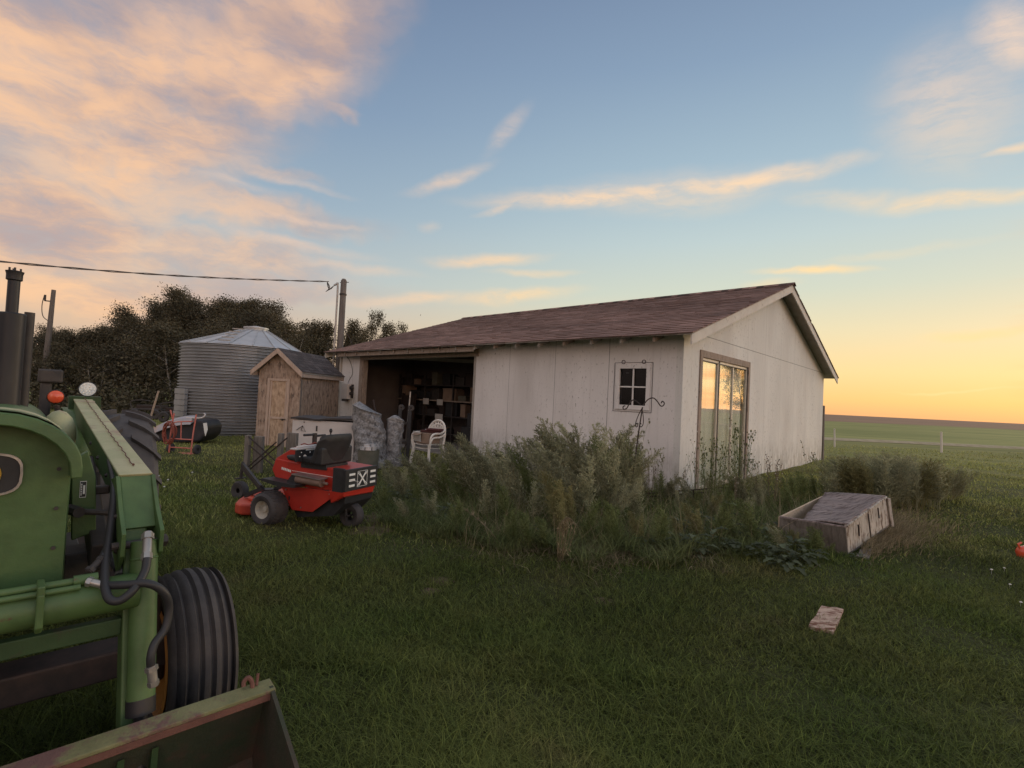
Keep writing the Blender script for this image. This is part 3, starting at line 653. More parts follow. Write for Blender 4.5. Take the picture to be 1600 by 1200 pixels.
# ------------------------------------------------------------------ poles and wires
pp = Vector((-5.44, 16.0, 0))
up_ = thing('utility_pole', 'upright grey timber service pole rising behind the left end of the garage roof', 'pole', pp)
b = MB(); b.tube([(0, 0, -.1), (0, 0, 2.5), (0, 0, 4.86), (0, 0, 4.92)], [.105, .10, .09, .05], 14); b.build('pole', M['wood_pole'], up_, smooth=50)
b = MB(); b.tube(curve_pts([(-.16, -.06, .5), (-.16, -.06, 3), (-.16, -.06, 4.62), (-.20, -.07, 4.72), (-.27, -.09, 4.68)]), .03, 8); b.build('service_mast', M['steel'], up_, smooth=50)
b = MB()
for k in range(4):
    b.tube(curve_pts([(-.26, -.1, 4.68), (-.36-.05*k, -.1, 4.56-.03*k), (-.46+.02*k, -.08, 4.62), (-.50, -.08, 4.80)]), .008, 5)
b.tube([(-.12, 0, 4.80), (.16, 0, 4.82)], .012, 5)
b.build('drip_loop', M['iron'], up_)
b = MB(); b.lathe([(.095, 4.40), (.11, 4.40), (.11, 4.45), (.095, 4.45)], (0, 0, 0), 2, 14); b.build('band', M['dark_steel'], up_)
b = MB(); b.tube([(0, .02, 3.5), (.30, .05, 3.0), (.55, .1, 2.4)], .014, 6); b.build('guy_wire', M['iron'], up_)
wa = pp+Vector((-.45, -.06, 4.80)); wb = gy(0, 408, 9.5)+Vector((0, 0, .29)); wc = wb+(wb-wa)*.8
pts = []
for i in range(41):
    t_ = i/40; p = wa.lerp(wc, t_); p.z += -.30*math.sin(math.pi*t_)*1.0+.15*t_*0; pts.append(p)
b = MB()
for off in (0, 1):
    b.tube([p+Vector((0, .014*math.cos(i*1.6+off*math.pi), .014*math.sin(i*1.6+off*math.pi))) for i, p in enumerate(pts)], .011, 5)
o = b.build('overhead_cable', M['wire']); tag(o, 'twisted overhead cable running from the service pole out to the left', 'cable')
lp0, lp1 = gy(69, 590, 24), gy(84, 453, 24); dd = (lp1-lp0)/(lp1.z-lp0.z)
lb = lp0-dd*lp0.z
lp = thing('leaning_pole', 'bare leaning timber pole with a small insulator, in front of the trees at far left', 'pole', lb)
b = MB(); b.tube([dd*-.1, dd*lp1.z*.5, dd*lp1.z], [.14, .12, .085], 12); b.build('pole', M['wood_pole'], lp, smooth=50)
b = MB(); q = dd*(lp1.z-.55); b.bar(q, q+Vector((-.36, 0, .02)), .05, .05); b.cyl(q+Vector((-.36, 0, .02)), q+Vector((-.36, 0, .3)), .04, n=8)
b.tube(curve_pts([q+Vector((-.4, 0, .3)), q+Vector((-.48, 0, -.2)), q+Vector((-.40, 0, -.7)), q+Vector((-.1, 0, -.95))]), .018, 5); b.build('bracket', M['dark_steel'], lp)
for (x, y, yt, wd, lab) in ((1304, 699, 670, .035, 'thin white marker post beside the track, just right of the garage'), (1471, 708, 675, .045, 'thin white marker post beside the track, standing alone in the open grass')):
    p = gz(x, y); h = (y-yt)*p.y/F
    b = MB(); b.tube([(0, 0, -.1), (-.01, 0, h*.5), (-.03, 0, h)], [wd, wd*.95, wd*.85], 8); o = b.build('marker_post', M['fascia'], None, smooth=50); o.location = p; tag(o, lab, 'post', 'white marker posts by the track')

# ------------------------------------------------------------------ tractor with front loader
TH = R(44); TFD = Vector((math.sin(TH), -math.cos(TH), 0)); TLD = Vector((math.cos(TH), math.sin(TH), 0))
T0 = gz(307, 1138); VC = -.75
TR = thing('tractor', 'old green tractor with a front loader, nose towards the viewer at the left edge', 'tractor', T0, math.atan2(TFD.y, TFD.x))
def tu(x, y, u):
    P = pl(x, y, T0+TFD*u, TFD)-T0; return Vector((u, P.dot(TLD), P.z))
def tv(x, y, v):
    P = pl(x, y, T0+TLD*v, TLD)-T0; return Vector((P.dot(TFD), v, P.z))
def mirror(v): return 2*VC-v
# hood
def arch(hw, z0, zt, rad, n=7):   # half arch profile from right bottom over the top to left bottom, (v, z)
    pts = [(hw, z0)]
    for k in range(n+1):
        a = math.pi/2*k/n; pts.append((hw-rad+rad*math.cos(a), zt-rad*.8+rad*.8*math.sin(a)))
    pts += [(-x, z) for x, z in reversed(pts)]
    return [(VC+x, z+.012*(1-(x/hw)**2)*(z > zt-rad)) for x, z in pts]
b = MB(); A_ = arch(.285, .70, 1.255, .17); secs = []
for u, s_ in ((.285, .985), (.27, 1), (-.2, 1), (-.9, 1.0), (-1.6, 1.02)):
    secs.append([(u, VC+(v-VC)*s_, z) for v, z in A_])
n_ = len(A_)
b.add([p for s_ in secs for p in s_], [(i*n_+k, i*n_+k+1, (i+1)*n_+k+1, (i+1)*n_+k) for i in range(len(secs)-1) for k in range(n_-1)]+[tuple(range(n_))])
b.build('hood', M['green'], TR, smooth=40)
b = MB(); o1 = arch(.305, 1.10, 1.285, .19); i1 = arch(.278, 1.10, 1.25, .17)
def ring(u, pr): return [(u, v, z) for v, z in pr]
vs = ring(.24, o1)+ring(.37, o1)+ring(.375, i1)+ring(.24, i1); n_ = len(o1)
b.add(vs, [(j*n_+k, j*n_+k+1, ((j+1) % 4)*n_+k+1, ((j+1) % 4)*n_+k) for j in range(4) for k in range(n_-1)]+[tuple(j*n_ for j in range(4)), tuple(j*n_+n_-1 for j in (3, 2, 1, 0))])
visor = b.build('visor', M['green'], TR, smooth=40, bevel=.004)
b = MB(); top = arch(.29, 1.15, 1.292, .17); vs = ring(.20, [(v, z) for v, z in top])+ring(.355, [(v, z+.002) for v, z in top]); n_ = len(top)
b.add(vs, [(k, k+1, n_+k+1, n_+k) for k in range(4, n_-5)]); b.build('pale_top', M['pale_worn_green'], visor, smooth=60)  # paler strip over the visor's top curve
# headlight recesses
for cv_ in (-.66, mirror(-.66)):
    def oval(hw, hh, n=24, pw=.62):
        r_ = []
        for k in range(n):
            a = 2*math.pi*k/n; c_, s_ = math.cos(a), math.sin(a)
            r_.append((cv_+hw*math.copysign(abs(c_)**pw, c_), 1.112+hh*math.copysign(abs(s_)**pw, s_)))
        return r_
    b = MB(); O_, I_ = oval(.086, .062), oval(.080, .056); n_ = len(O_)
    b.add(ring(.284, O_)+ring(.296, O_)+ring(.296, I_)+ring(.284, I_), [(j*n_+k, j*n_+(k+1) % n_, ((j+1) % 4)*n_+(k+1) % n_, ((j+1) % 4)*n_+k) for j in range(4) for k in range(n_)])
    hl = b.build('headlight_frame', M['steel'], TR, smooth=40)
    b = MB(); b.prism(oval(.080, .056), .282, .289, 0); b.build('backing', M['black'], hl)
    b = MB(); b.lathe([(.046, .289), (.044, .300), (.02, .306), (0, .307)], (0, cv_-.005, 1.112), 0, 20); b.build('lens', M['yellow'], hl, smooth=60)
# side panel with sticker behind the hood edge
pA = [tu(112, 720, .10), tu(138, 705, .10), tu(150, 745, .10), tu(150, 830, .10), tu(112, 845, .10)]
b = MB(); b.prism([(p.y, p.z) for p in pA]+[(-.47, pA[0].z)][:0], .06, .10, 0); sp1 = b.build('side_panel', M['green'], TR, bevel=.003)
q0 = tu(125.5, 752, .102); q1 = tu(134, 777, .102)
b = MB(); b.box((.101, q0.y, q1.z), (.1025, q1.y, q0.z)); dc = b.build('sticker', M['black'], sp1)
w0, w1 = q0.y, q1.y; h0, h1 = q1.z, q0.z
b = MB()
for bx in ((w0, w1, h0, h0+.002), (w0, w1, h1-.002, h1), (w0, w0+.001, h0, h1), (w1-.001, w1, h0, h1), (w0+(w1-w0)*.5, w0+(w1-w0)*.8, h0+.012, h1-.014)): b.box((.1027, bx[0], bx[2]), (.1034, bx[1], bx[3]))
for k in range(7): b.box((.1027, w0+(w1-w0)*.15, h0+.008+k*.006), (.1034, w0+(w1-w0)*.35, h0+.011+k*.006))
b.build('print', M['white'], dc)
pB = [tu(102, 845, .0), tu(150, 835, .0), tu(150, 905, .0), tu(102, 940, .0)]
b = MB(); b.box((-.9, VC-.28, .62), (.18, VC+.28, .73)); b.box((-1.6, VC-.2, .45), (-.9, VC+.2, .80)); b.build('engine_block', M['iron'], TR, bevel=.01)
b = MB(); b.box((-.05, -.455, .66), (.08, -.37, .80)); b.box((-.6, -.46, .62), (-.05, -.38, .72)); b.build('bracket', M['dark_steel'], TR, bevel=.005)
b = MB(); b.cyl((.13, -.44, .955), (.18, -.33, .945), .010, n=8); b.cyl((.10, -.45, .957), (.16, -.43, .955), .018, n=8); b.build('link_rod', M['dark_steel'], TR)
b = MB(); b.box((-.08, mirror(-.1), .32), (.06, -.10, .42)); b.cyl((0, -.16, .25), (0, -.16, .60), .035, n=12); b.cyl((0, mirror(-.16), .25), (0, mirror(-.16), .60), .035, n=12); b.build('front_axle', M['iron'], TR, bevel=.008)
# front wheels
def tyre_prof(r, w, ribs, rimr):
    P = [(rimr, -w*.36), (rimr+.02, -w*.44), (r*.80, -w*.52), (r*.93, -w*.50), (r*.965, -w*.44)]
    k = ribs; ws = w*.88
    for i in range(k):
        a = -ws/2+ws*i/k; c_ = -ws/2+ws*(i+1)/k; cr_ = lambda h: r*(1-.10*abs(h/(w/2))**2.2)
        P += [(cr_(a)-.014, a+.001), (cr_(a), a+.010), (cr_((a+c_)/2), (a+c_)/2), (cr_(c_), c_-.010), (cr_(c_)-.014, c_-.001)]
    P += [(r*.965, w*.44), (r*.93, w*.50), (r*.80, w*.52), (rimr+.02, w*.44), (rimr, w*.36)]
    return P
for vv in (0, 2*VC):
    sgn = 1 if vv == 0 else -1
    b = MB(); b.lathe(tyre_prof(.325, .212, 5, .20), (0, vv-.055*sgn, .32), 1, 64); fw = b.build('front_wheel', M['tyre'], TR, smooth=50)
    b = MB(); b.lathe([(.205, -.10), (.19, -.105), (.175, -.07), (.165, -.02), (.09, .0), (.05, .02), (0, .02)], (0, vv-.055*sgn, .32), 1, 36); b.lathe([(.205, .10), (.19, .105), (.175, .07), (.165, .0), (.09, .03)], (0, vv-.055*sgn, .32), 1, 36)
    b.build('rim', M['rim_y'], fw, smooth=50)
# rear wheels with lugs
def rear_wheel(vc):
    r, w = .60, .33; c = Vector((-2.0, vc, .60))
    b = MB(); b.lathe([(.33, -w*.38), (.36, -w*.46), (.47, -w*.52), (.54, -w*.48), (.565, -w*.40), (.572, 0), (.565, w*.40), (.54, w*.48), (.47, w*.52), (.36, w*.46), (.33, w*.38)], c, 1, 56)
    for k in range(22):
        for sd_ in (-1, 1):
            a = 2*math.pi*(k+(.5 if sd_ > 0 else 0))/22; pts = []
            for t_ in np.linspace(0, 1, 5):
                v = sd_*(.02+t_*(w*.52-.02)); aa_ = a+t_*.26; rr_ = .60-.035*t_**3
                pts.append((aa_, v, rr_))
            for (a1_, v1, r1), (a2_, v2, r2) in zip(pts[:-1], pts[1:]):
                def P(a_, v, r_): return c+Vector((math.sin(a_)*r_, v, math.cos(a_)*r_))
                dw = .034
                b.hexa([P(a1_-dw, v1, .555), P(a1_+dw, v1, .555), P(a2_+dw, v2, .545), P(a2_-dw, v2, .545), P(a1_-dw*.75, v1, r1), P(a1_+dw*.75, v1, r1), P(a2_+dw*.75, v2, r2), P(a2_-dw*.75, v2, r2)])
    o = b.build('rear_wheel', M['tyre_grey'], TR, smooth=35)
    b = MB(); b.lathe([(.34, -.12), (.31, -.11), (.28, -.03), (.12, .0), (.10, .05), (0, .05)], c, 1, 32); b.build('rim', M['rim_y'], o, smooth=50)
RV = -.085
rear_wheel(RV); rear_wheel(mirror(RV))
for vv in (RV-.02, mirror(RV-.02)):
    b = MB(); a_s = [(-.9+.16*k) for k in range(9)]; vs = []
    for k in range(11):
        a = R(-75+k*13); vs += [(-2.0+math.sin(a)*.66*1.0, vv-.28, .62+math.cos(a)*.58), (-2.0+math.sin(a)*.66, vv-.14, .62+math.cos(a)*.58)]
    b.add(vs, [(2*k, 2*k+1, 2*k+3, 2*k+2) for k in range(10)]); fo = b.build('fender', M['green'], TR, smooth=60)
    sm = fo.modifiers.new('thickness', 'SOLIDIFY'); sm.thickness = .012
b = MB(); b.box((-2.3, VC-.22, .40), (-1.6, VC+.22, .85)); b.cyl((-2.0, mirror(-.2), .6), (-2.0, -.2, .6), .07); b.build('rear_axle', M['dgreen'], TR, bevel=.015)
# steering column cowl (the pale dome), seat, exhaust
c = tu(92, 655, -1.15)
b = MB(); b.ball((-1.15, c.y-.0, c.z-.09), .125, 16, (1.0, .60, 1.1)); b.build('cowl', M['pale_worn_green'], TR, smooth=60)
s0, s1 = tu(60, 576, -2.0), tu(98, 599, -2.0)
b = MB(); b.box((-2.05, s0.y, s1.z), (-1.98, s1.y, s0.z)); b.box((-2.03, s0.y+.015, .9), (-2.0, s0.y+.07, s1.z)); b.build('seat_back', M['dark_steel'], TR, bevel=.012)
b = MB(); b.box((-2.1, VC-.22, .95), (-1.75, VC+.22, 1.03)); b.build('seat', M['black'], TR, bevel=.03)
b = MB(); b.lathe([(.16, 0), (.175, .012), (.16, .024), (.15, .012), (.16, 0)], (-1.45, VC, 1.30), 2, 28); b.cyl((-1.35, VC, 1.1), (-1.45, VC, 1.31), .02); b.bar((-1.45, VC-.15, 1.312), (-1.45, VC+.15, 1.312), .02, .01); b.build('steering_wheel', M['black'], TR, smooth=50)
mm_ = tu(19, 480, -1.0); mt2 = tu(22, 424, -1.0)
b = MB(); b.cyl((-1.0, mm_.y, 1.20), (-1.0, mm_.y, tu(19, 489, -1).z), .052, n=24); mu_ = b.build('muffler', M['muffler'], TR, smooth=50, bevel=.006)
b = MB(); zt = tu(22, 424, -1.0).z; b.cyl((-1.0, mm_.y, tu(19, 489, -1).z), (-1.0, mm_.y, zt), .0225, n=18); b.lathe([(.0225, zt-.045), (.030, zt-.040), (.030, zt-.015), (.034, zt), (.02, zt+.004), (0, zt+.004)], (-1.0, mm_.y, 0), 2, 18)
for k in range(4): b.box((-1.0+.02*math.cos(k*1.7)-.004, mm_.y+.02*math.sin(k*1.7)-.004, zt), (-1.0+.02*math.cos(k*1.7)+.004, mm_.y+.02*math.sin(k*1.7)+.004, zt+.016))
b.build('exhaust_pipe', M['muffler'], mu_, smooth=40)
p_ = tu(43, 560, -1.12); b = MB(); b.cyl((-1.12, p_.y-.004, 1.2), (-1.12, p_.y-.004, tu(43, 488, -1.12).z), .020, n=14); b.build('air_stack', M['dark_steel'], TR, smooth=50)
# amber beacon and round work lamp
c = tu(87, 620, -1.5); b = MB(); b.lathe([(.0, -.018), (.024, -.015), (.034, -.005), (.037, .002), (.032, .009), (.016, .014), (0, .017)], (-1.5, c.y, c.z), 0, 26); bk = b.build('amber_lamp', M['amber'], TR, smooth=60)
for o_ in (bk,): pass
b = MB(); b.lathe([(.037, -.006), (.040, 0), (.037, .006)], (-1.5, c.y, c.z), 0, 26); b.cyl((-1.52, c.y+.02, c.z-.16), (-1.52, c.y+.01, c.z-.05), .012, n=8); b.build('lamp_ring', M['iron'], bk)
c = tu(137, 608, -1.75); b = MB(); b.lathe([(.0, -.04), (.036, -.036), (.045, -.008), (.047, .008), (.042, .012)], (-1.75, c.y, c.z), 0, 28); wl = b.build('work_lamp', M['black'], TR, smooth=50)
b = MB(); b.lathe([(.042, .010), (0, .012)], (-1.75, c.y, c.z), 0, 24); b.build('lens', M['ledlens'], wl)
b = MB()
for rr_, kk in ((.0, 1), (.016, 6), (.031, 11)):
    for k in range(kk): a = 2*math.pi*k/kk; b.ball((-1.738, c.y+rr_*math.cos(a), c.z+rr_*math.sin(a)), .0058, 6, (.5, 1, 1))
b.build('diodes', M['white'], wl); wl.children[-1]['label'] = 'small round light diodes on the lens'
b = MB()
for s_ in (-1, 1): b.bar((-1.77, c.y+s_*.036, c.z-.075), (-1.77, c.y+s_*.036, c.z-.03), .006, .02)
b.bar((-1.77, c.y-.04, c.z-.078), (-1.77, c.y+.04, c.z-.078), .02, .008); b.build('bracket', M['steel'], wl)
# loader: upper beams, knee plates, lower legs, tilt cylinders, cross tube, bucket, hoses
def loader_side(mir):
    f = (lambda p: Vector((p[0], mirror(p[1]), p[2]))) if mir else (lambda p: Vector(p))
    va, vb = -.335, -.248
    top = [(-1.95, 1.268), (.215, 1.078)]
    b = MB()
    b.hexa([f(p) for p in ((-1.95, va, 1.16), (-1.95, vb, 1.16), (.20, vb, .96), (.20, va, .96), (-1.95, va, 1.262), (-1.95, vb, 1.262), (.215, vb, 1.072), (.215, va, 1.072))])
    arm = b.build('loader_arm', M['green'], TR, bevel=.004)
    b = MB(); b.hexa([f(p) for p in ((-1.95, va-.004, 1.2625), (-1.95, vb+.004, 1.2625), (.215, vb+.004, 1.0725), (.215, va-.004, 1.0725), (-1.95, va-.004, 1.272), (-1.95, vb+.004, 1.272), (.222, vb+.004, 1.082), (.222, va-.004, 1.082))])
    ct = b.build('pale_top', M['pale_worn_green'], arm, bevel=.003)  # paler top skin paints in the light on the arm's upper face
    b = MB(); pts = [f((-1.9+2.0*k/60, (va+vb)/2+.0025*math.sin(k*1.9)+.001*math.sin(k*.4)+.006, 1.2745-.176*k/60)) for k in range(61)]; b.tube(pts, .002, 5); b.ball(pts[-1], .005, 6)
    b.build('weld_seam', M['rust'], ct)
    # knee: front face plus two side plates
    K = [(.10, 1.05), (.222, 1.078), (.335, .985), (.43, .93), (.425, .86), (.36, .80), (.25, .84), (.16, .95)]
    for v0 in (va-.012, vb-.001):
        b = MB(); b.prism([(u, z) for u, z in K], mirror(v0) if mir else v0, mirror(v0+.012) if mir else v0+.012, 1); b.build('knee_plate', M['green'], arm, bevel=.002)
    b = MB(); b.hexa([f(p) for p in ((.20, va, 1.06), (.20, vb, 1.06), (.30, vb, .90), (.30, va, .90), (.222, va, 1.076), (.222, vb, 1.076), (.36, vb, .93), (.36, va, .93))]); b.build('knee_face', M['green'], arm, bevel=.003)
    b = MB(); b.cyl(f((.385, va-.03, .885)), f((.385, vb+.03, .885)), .012, n=10); b.cyl(f((.385, vb+.012, .885)), f((.385, vb+.026, .885)), .020, n=6); b.cyl(f((.30, va-.025, .895)), f((.30, va-.0, .895)), .017, n=6); b.build('pin', M['dark_steel'], arm)
    # lower leg (box) and tilt cylinder (tube)
    b = MB(); b.bar(f((.30, va+.035, .92)), f((.50, va+.035, .28)), .060, .085, (1, 0, 0)); lg = b.build('loader_leg', M['green'], TR, bevel=.006)
    b = MB(); a_, e_ = Vector((.395, -.283, .895)), Vector((.515, -.283, .42))
    b.cyl(f(a_), f(a_.lerp(e_, .12)), .036, n=22); b.cyl(f(a_.lerp(e_, .10)), f(e_), .0365, n=22); b.cyl(f(a_.lerp(e_, .105)), f(a_.lerp(e_, .12)), .0385, n=22)
    cy = b.build('tilt_cylinder', M['green'], TR, smooth=40, bevel=.003)
    b = MB(); b.cyl(f(a_.lerp(e_, .93)), f(a_.lerp(e_, 1.02)), .038, n=20); b.cyl(f(e_), f(e_+(e_-a_)*.35), .018, n=12); b.build('rod', M['muffler'], cy, smooth=40)
    return f, a_, e_
loader_side(False); loader_side(True)
for k_, (u_, z_) in enumerate(((.20, 1.02), (.30, .96), (.22, .90), (.35, .86), (.0, 1.05), (-.3, 1.08), (-.6, 1.11))):
    b = MB(); b.cyl((u_, -.350, z_), (u_, -.346 if k_ > 3 else -.3462, z_), .009, n=6); b.cyl((u_, -.354, z_), (u_, -.350, z_), .006, n=6); b.build('bolt', M['dark_steel'], TR)
for k_ in range(4):
    b = MB(); b.cyl((.285, VC+.255, .76+.12*k_), (.291, VC+.255, .76+.12*k_), .006, n=6); b.build('bolt', M['dark_steel'], TR)
b = MB(); b.hexa([tu(150, 650, -.2), tu(160, 690, -.2), tu(176, 720, -.2), tu(176, 880, -.2)]+[tu(150, 650, -.2)+Vector((-.01, .02, 0)), tu(160, 690, -.2)+Vector((-.01, .02, 0)), tu(176, 720, -.2)+Vector((-.01, .02, 0)), tu(176, 880, -.2)+Vector((-.01, .02, 0))])
b = MB(); b.tube(curve_pts([tu(182, 890, .30), tu(176, 880, .25), tu(168, 860, .2), tu(158, 850, .1)]), .009, 8); b.build('hydraulic_hose', M['hose'], TR, smooth=60)
b = MB(); b.tube([tu(196, 870, .30), tu(188, 900, .36)], .016, 10); b.tube([tu(188, 900, .36), tu(180, 930, .38)], .010, 8); b.build('lift_rod', M['steel'], TR, smooth=40)
zt_, zb_ = .812, .705; ct0 = tu(0, 931, .45).z
b = MB(); b.cyl((.44, -.30, .757), (.44, mirror(-.30), .757), .052, n=28); xt = b.build('cross_tube', M['green'], TR, smooth=40)
b = MB(); b.tube([(.455, -.42, .818), (.455, -1.1, .818)], .0105, 10); b.tube([(.478, -.44, .806), (.478, -1.1, .806)], .0085, 10); b.cyl((.455, -.455, .818), (.455, -.40, .818), .016, n=10); b.build('hydraulic_pipe', M['green'], xt, smooth=40)
b = MB(); b.box((.425, -.532, .80), (.502, -.515, .832)); b.hexa([(.485, -.532, .70), (.505, -.532, .72), (.505, -.515, .72), (.485, -.515, .70), (.490, -.532, .80), (.506, -.532, .81), (.506, -.515, .81), (.490, -.515, .80)]); b.build('clamp', M['green'], xt, bevel=.004)
b = MB(); b.bar((.40, -.33, .645), (.40, mirror(-.33), .645), .035, .05); b.build('cross_bar', M['dgreen'], TR, bevel=.004)
def fit(a, b2, r=.013):
    m_ = MB(); a = Vector(a); b2 = Vector(b2); m_.cyl(a, b2, r, n=12); m_.cyl(a.lerp(b2, .05), a.lerp(b2, .25), r*1.35, n=6); m_.cyl(a.lerp(b2, .75), a.lerp(b2, .95), r*1.2, n=6); return m_
fit(tu(135, 908, .47), tu(166, 915, .49), .0105).build('hose_fitting', M['steel'], TR, smooth=40)
fit(tu(137, 895, .44), tu(160, 872, .40), .0105).build('hose_fitting', M['dark_steel'], TR, smooth=40)
fit(tu(231, 832, .44), tu(229, 876, .50), .0125).build('hose_fitting', M['steel'], TR, smooth=40)
fit(tu(236, 1040, .585), tu(240, 1072, .59), .0125).build('hose_fitting', M['steel'], TR, smooth=40)
b = MB(); b.tube(curve_pts([tu(164, 915, .49), tu(195, 914, .53), tu(232, 912, .56), tu(256, 926, .56), tu(264, 950, .55), tu(258, 982, .56), tu(242, 1005, .575), tu(236, 1025, .585), tu(236, 1042, .585)]), .0115, 12); b.build('hydraulic_hose', M['hose'], TR, smooth=60)
b = MB(); b.tube(curve_pts([tu(230, 872, .50), tu(226, 893, .52), tu(210, 920, .555), tu(188, 938, .56), tu(171, 936, .545), tu(164, 915, .50), tu(165, 880, .42), tu(172, 830, .32), tu(178, 780, .25), tu(178, 750, .1), tu(172, 720, -.1)]), .0115, 12); b.build('hydraulic_hose', M['hose'], TR, smooth=60)
b = MB(); b.tube(curve_pts([tu(160, 872, .40), tu(170, 850, .34), tu(180, 820, .28), tu(186, 780, .2), tu(182, 745, 0)]), .011, 12); b.build('hydraulic_hose', M['hose'], TR, smooth=60)
b = MB(); b.box((.02, -.40, .99), (.05, -.34, 1.02)); b.bar((-.5, -.37, 1.02), (.18, -.37, .80), .05, .10); b.build('lift_cylinder', M['dark_steel'], TR, bevel=.006)
c = tu(146, 640, -1.85); b = MB(); b.box((-1.98, -.36, .6), (-1.90, -.20, 1.285)); b.build('loader_tower', M['dgreen'], TR, bevel=.004)
# bucket
be, bw = .055, mirror(.055)
b = MB(); b.prism([(.605, .425), (.640, .425), (1.30, .045), (1.30, .015), (.56, .015), (.51, .14)], be-.012, be, 1); b.prism([(.605, .425), (.640, .425), (1.30, .045), (1.30, .015), (.56, .015), (.51, .14)], bw, bw+.012, 1)
b.hexa([(.60, bw+.012, .415), (.60, be-.012, .415), (.51, be-.012, .14), (.51, bw+.012, .14), (.61, bw+.012, .415), (.61, be-.012, .415), (.52, be-.012, .14), (.52, bw+.012, .14)])
b.hexa([(.51, bw+.012, .14), (.51, be-.012, .14), (.56, be-.012, .015), (.56, bw+.012, .015), (.52, bw+.012, .14), (.52, be-.012, .14), (.57, be-.012, .025), (.57, bw+.012, .025)])
b.box((.565, bw+.012, .012), (1.32, be-.012, .022))
bkt = b.build('bucket', M['bucket'], TR)
b = MB(); b.hexa([(.592, bw-.004, .419), (.652, bw-.004, .410), (.652, be+.004, .410), (.592, be+.004, .419), (.592, bw-.004, .431), (.652, bw-.004, .422), (.652, be+.004, .422), (.592, be+.004, .431)]); b.build('lip', M['lip'], bkt, bevel=.003)
b = MB(); b.box((.640, bw, .388), (.650, be, .4095)); b.build('lip_face', M['rust'], bkt, bevel=.002)
b = MB(); b.tube(curve_pts([(.61, .0, .425), (.605, -.002, .445), (.60, -.012, .458), (.60, -.024, .45), (.605, -.026, .437)]), .007, 8); b.tube([(.61, .012, .43), (.60, .018, .462)], .005, 6); b.build('hook', M['rust'], bkt)
b = MB()
for vv in (-.335, -.255, mirror(-.335), mirror(-.255)):
    b = MB(); b.prism([(.47, .20), (.60, .34), (.58, .10), (.50, .06)], vv-.008, vv+.008, 1); b.build('lug', M['dgreen'], bkt)

# ------------------------------------------------------------------ ride-on mower
MC = gz(545, 822); MF = Vector((-.93, .3676, 0)).normalized(); ML = Vector((.3676, .93, 0)).normalized()
MW = thing('riding_mower', 'red ride-on mower with a black high-backed seat, parked in the grass', 'mower', MC, math.atan2(MF.y, MF.x))
def ms(x, y, t):
    P = pl(x, y, MC+ML*t, ML)-MC; return (P.dot(MF), P.z)
def mr_(x, y, s):
    P = pl(x, y, MC+MF*s, MF)-MC; return (P.dot(ML), P.z)
# local frame: x forward, y = -t
NT = -.25; FT = .25
up = [ms(*p, NT) for p in ((458, 722), (431, 716), (425, 733), (432, 750), (444, 757), (500, 765), (538, 769), (541, 760), (541, 736))]
b = MB(); b.prism(up, -NT, -FT, 1); bd = b.build('body', M['red'], MW, bevel=.008)
pod = [ms(*p, NT+.01) for p in ((431, 716), (459, 699), (479, 698), (482, 722), (458, 724))]
b = MB(); b.prism(pod, -NT-.01, -FT+.02, 1); b.build('console', M['red'], MW, bevel=.006)
s_c = ms(480, 710, NT)[0]-.005
t0_, z0_ = mr_(459, 722, s_c); t1_, z1_ = mr_(497, 699, s_c)
b = MB(); b.box((s_c-.012, -(t0_+.40), z0_+.0), (s_c-.0, -(t0_+.01), z1_-.005)); dash = b.build('dashboard', M['black'], MW)
b = MB()
for (tt, zz, r_) in ((.13, .045, .020), (.27, .045, .018), (.20, .085, .008), (.08, .09, .006), (.33, .09, .008), (.06, .05, .006)): b.cyl((s_c-.016, -(t0_+tt), z0_+zz), (s_c-.0125, -(t0_+tt), z0_+zz), r_, n=16)
b.box((s_c-.014, -(t0_+.34), z0_+.105), (s_c-.0125, -(t0_+.14), z0_+.118)); b.build('dials', M['white'], dash)
b = MB(); b.box((s_c-.02, -(t0_+.40), z1_-.005), (s_c+.06, -(t0_+.0), z1_+.012)); b.box((s_c-.01, -(t0_+.36), z1_+.012), (s_c+.03, -(t0_+.05), z1_+.03)); b.build('console_top', M['whitep'], MW, bevel=.004)
sp2 = [ms(*p, NT-.012) for p in ((438, 758), (456, 797), (488, 800), (528, 771), (500, 765))]
b = MB(); b.prism(sp2, -NT+.012, -NT+.0, 1); sdp = b.build('side_panel', M['red'], MW, bevel=.003)
q = ms(452, 778, NT-.013); b = MB(); b.box((q[0]-.007, .2625, q[1]-.02), (q[0]+.007, .266, q[1]+.02)); b.build('latch', M['black'], sdp)
lo_ = [ms(*p, NT+.03) for p in ((456, 790), (490, 795), (528, 772), (540, 770), (538, 788), (520, 806), (465, 808))]
b = MB(); b.prism(lo_, -NT-.03, -FT+.03, 1); b.build('chassis', M['black'], MW)
# lettering on the flank
b = MB(); q0 = ms(440, 729, NT-.003); q1 = ms(455, 737, NT-.003)
rs = random.Random(1); xx = q0[0]
for k in range(6):
    w_ = (q0[0]-q1[0])/6*.72; zc = (q0[1]+q1[1])/2-.008+(.018-.006*k)*.6; b.box((xx-w_, .2503, zc-.013), (xx, .2525, zc+.013)); b.box((xx-w_*.7, .2526, zc-.004), (xx-w_*.3, .2530, zc+.006), .2); xx -= (q0[0]-q1[0])/6
b.build('lettering', M['white'], bd)
b = MB(); q2 = ms(560, 752, NT-.003); q3 = ms(512, 744, NT-.003)
q4 = ms(456, 735, NT-.003)
b.hexa([(q4[0], .2503, q4[1]-.004), (q2[0], .2503, q2[1]-.004), (q2[0], .252, q2[1]-.004), (q4[0], .252, q4[1]-.004), (q4[0], .2503, q4[1]), (q2[0], .2503, q2[1]), (q2[0], .252, q2[1]), (q4[0], .252, q4[1])]); b.build('stripe', M['white'], bd)
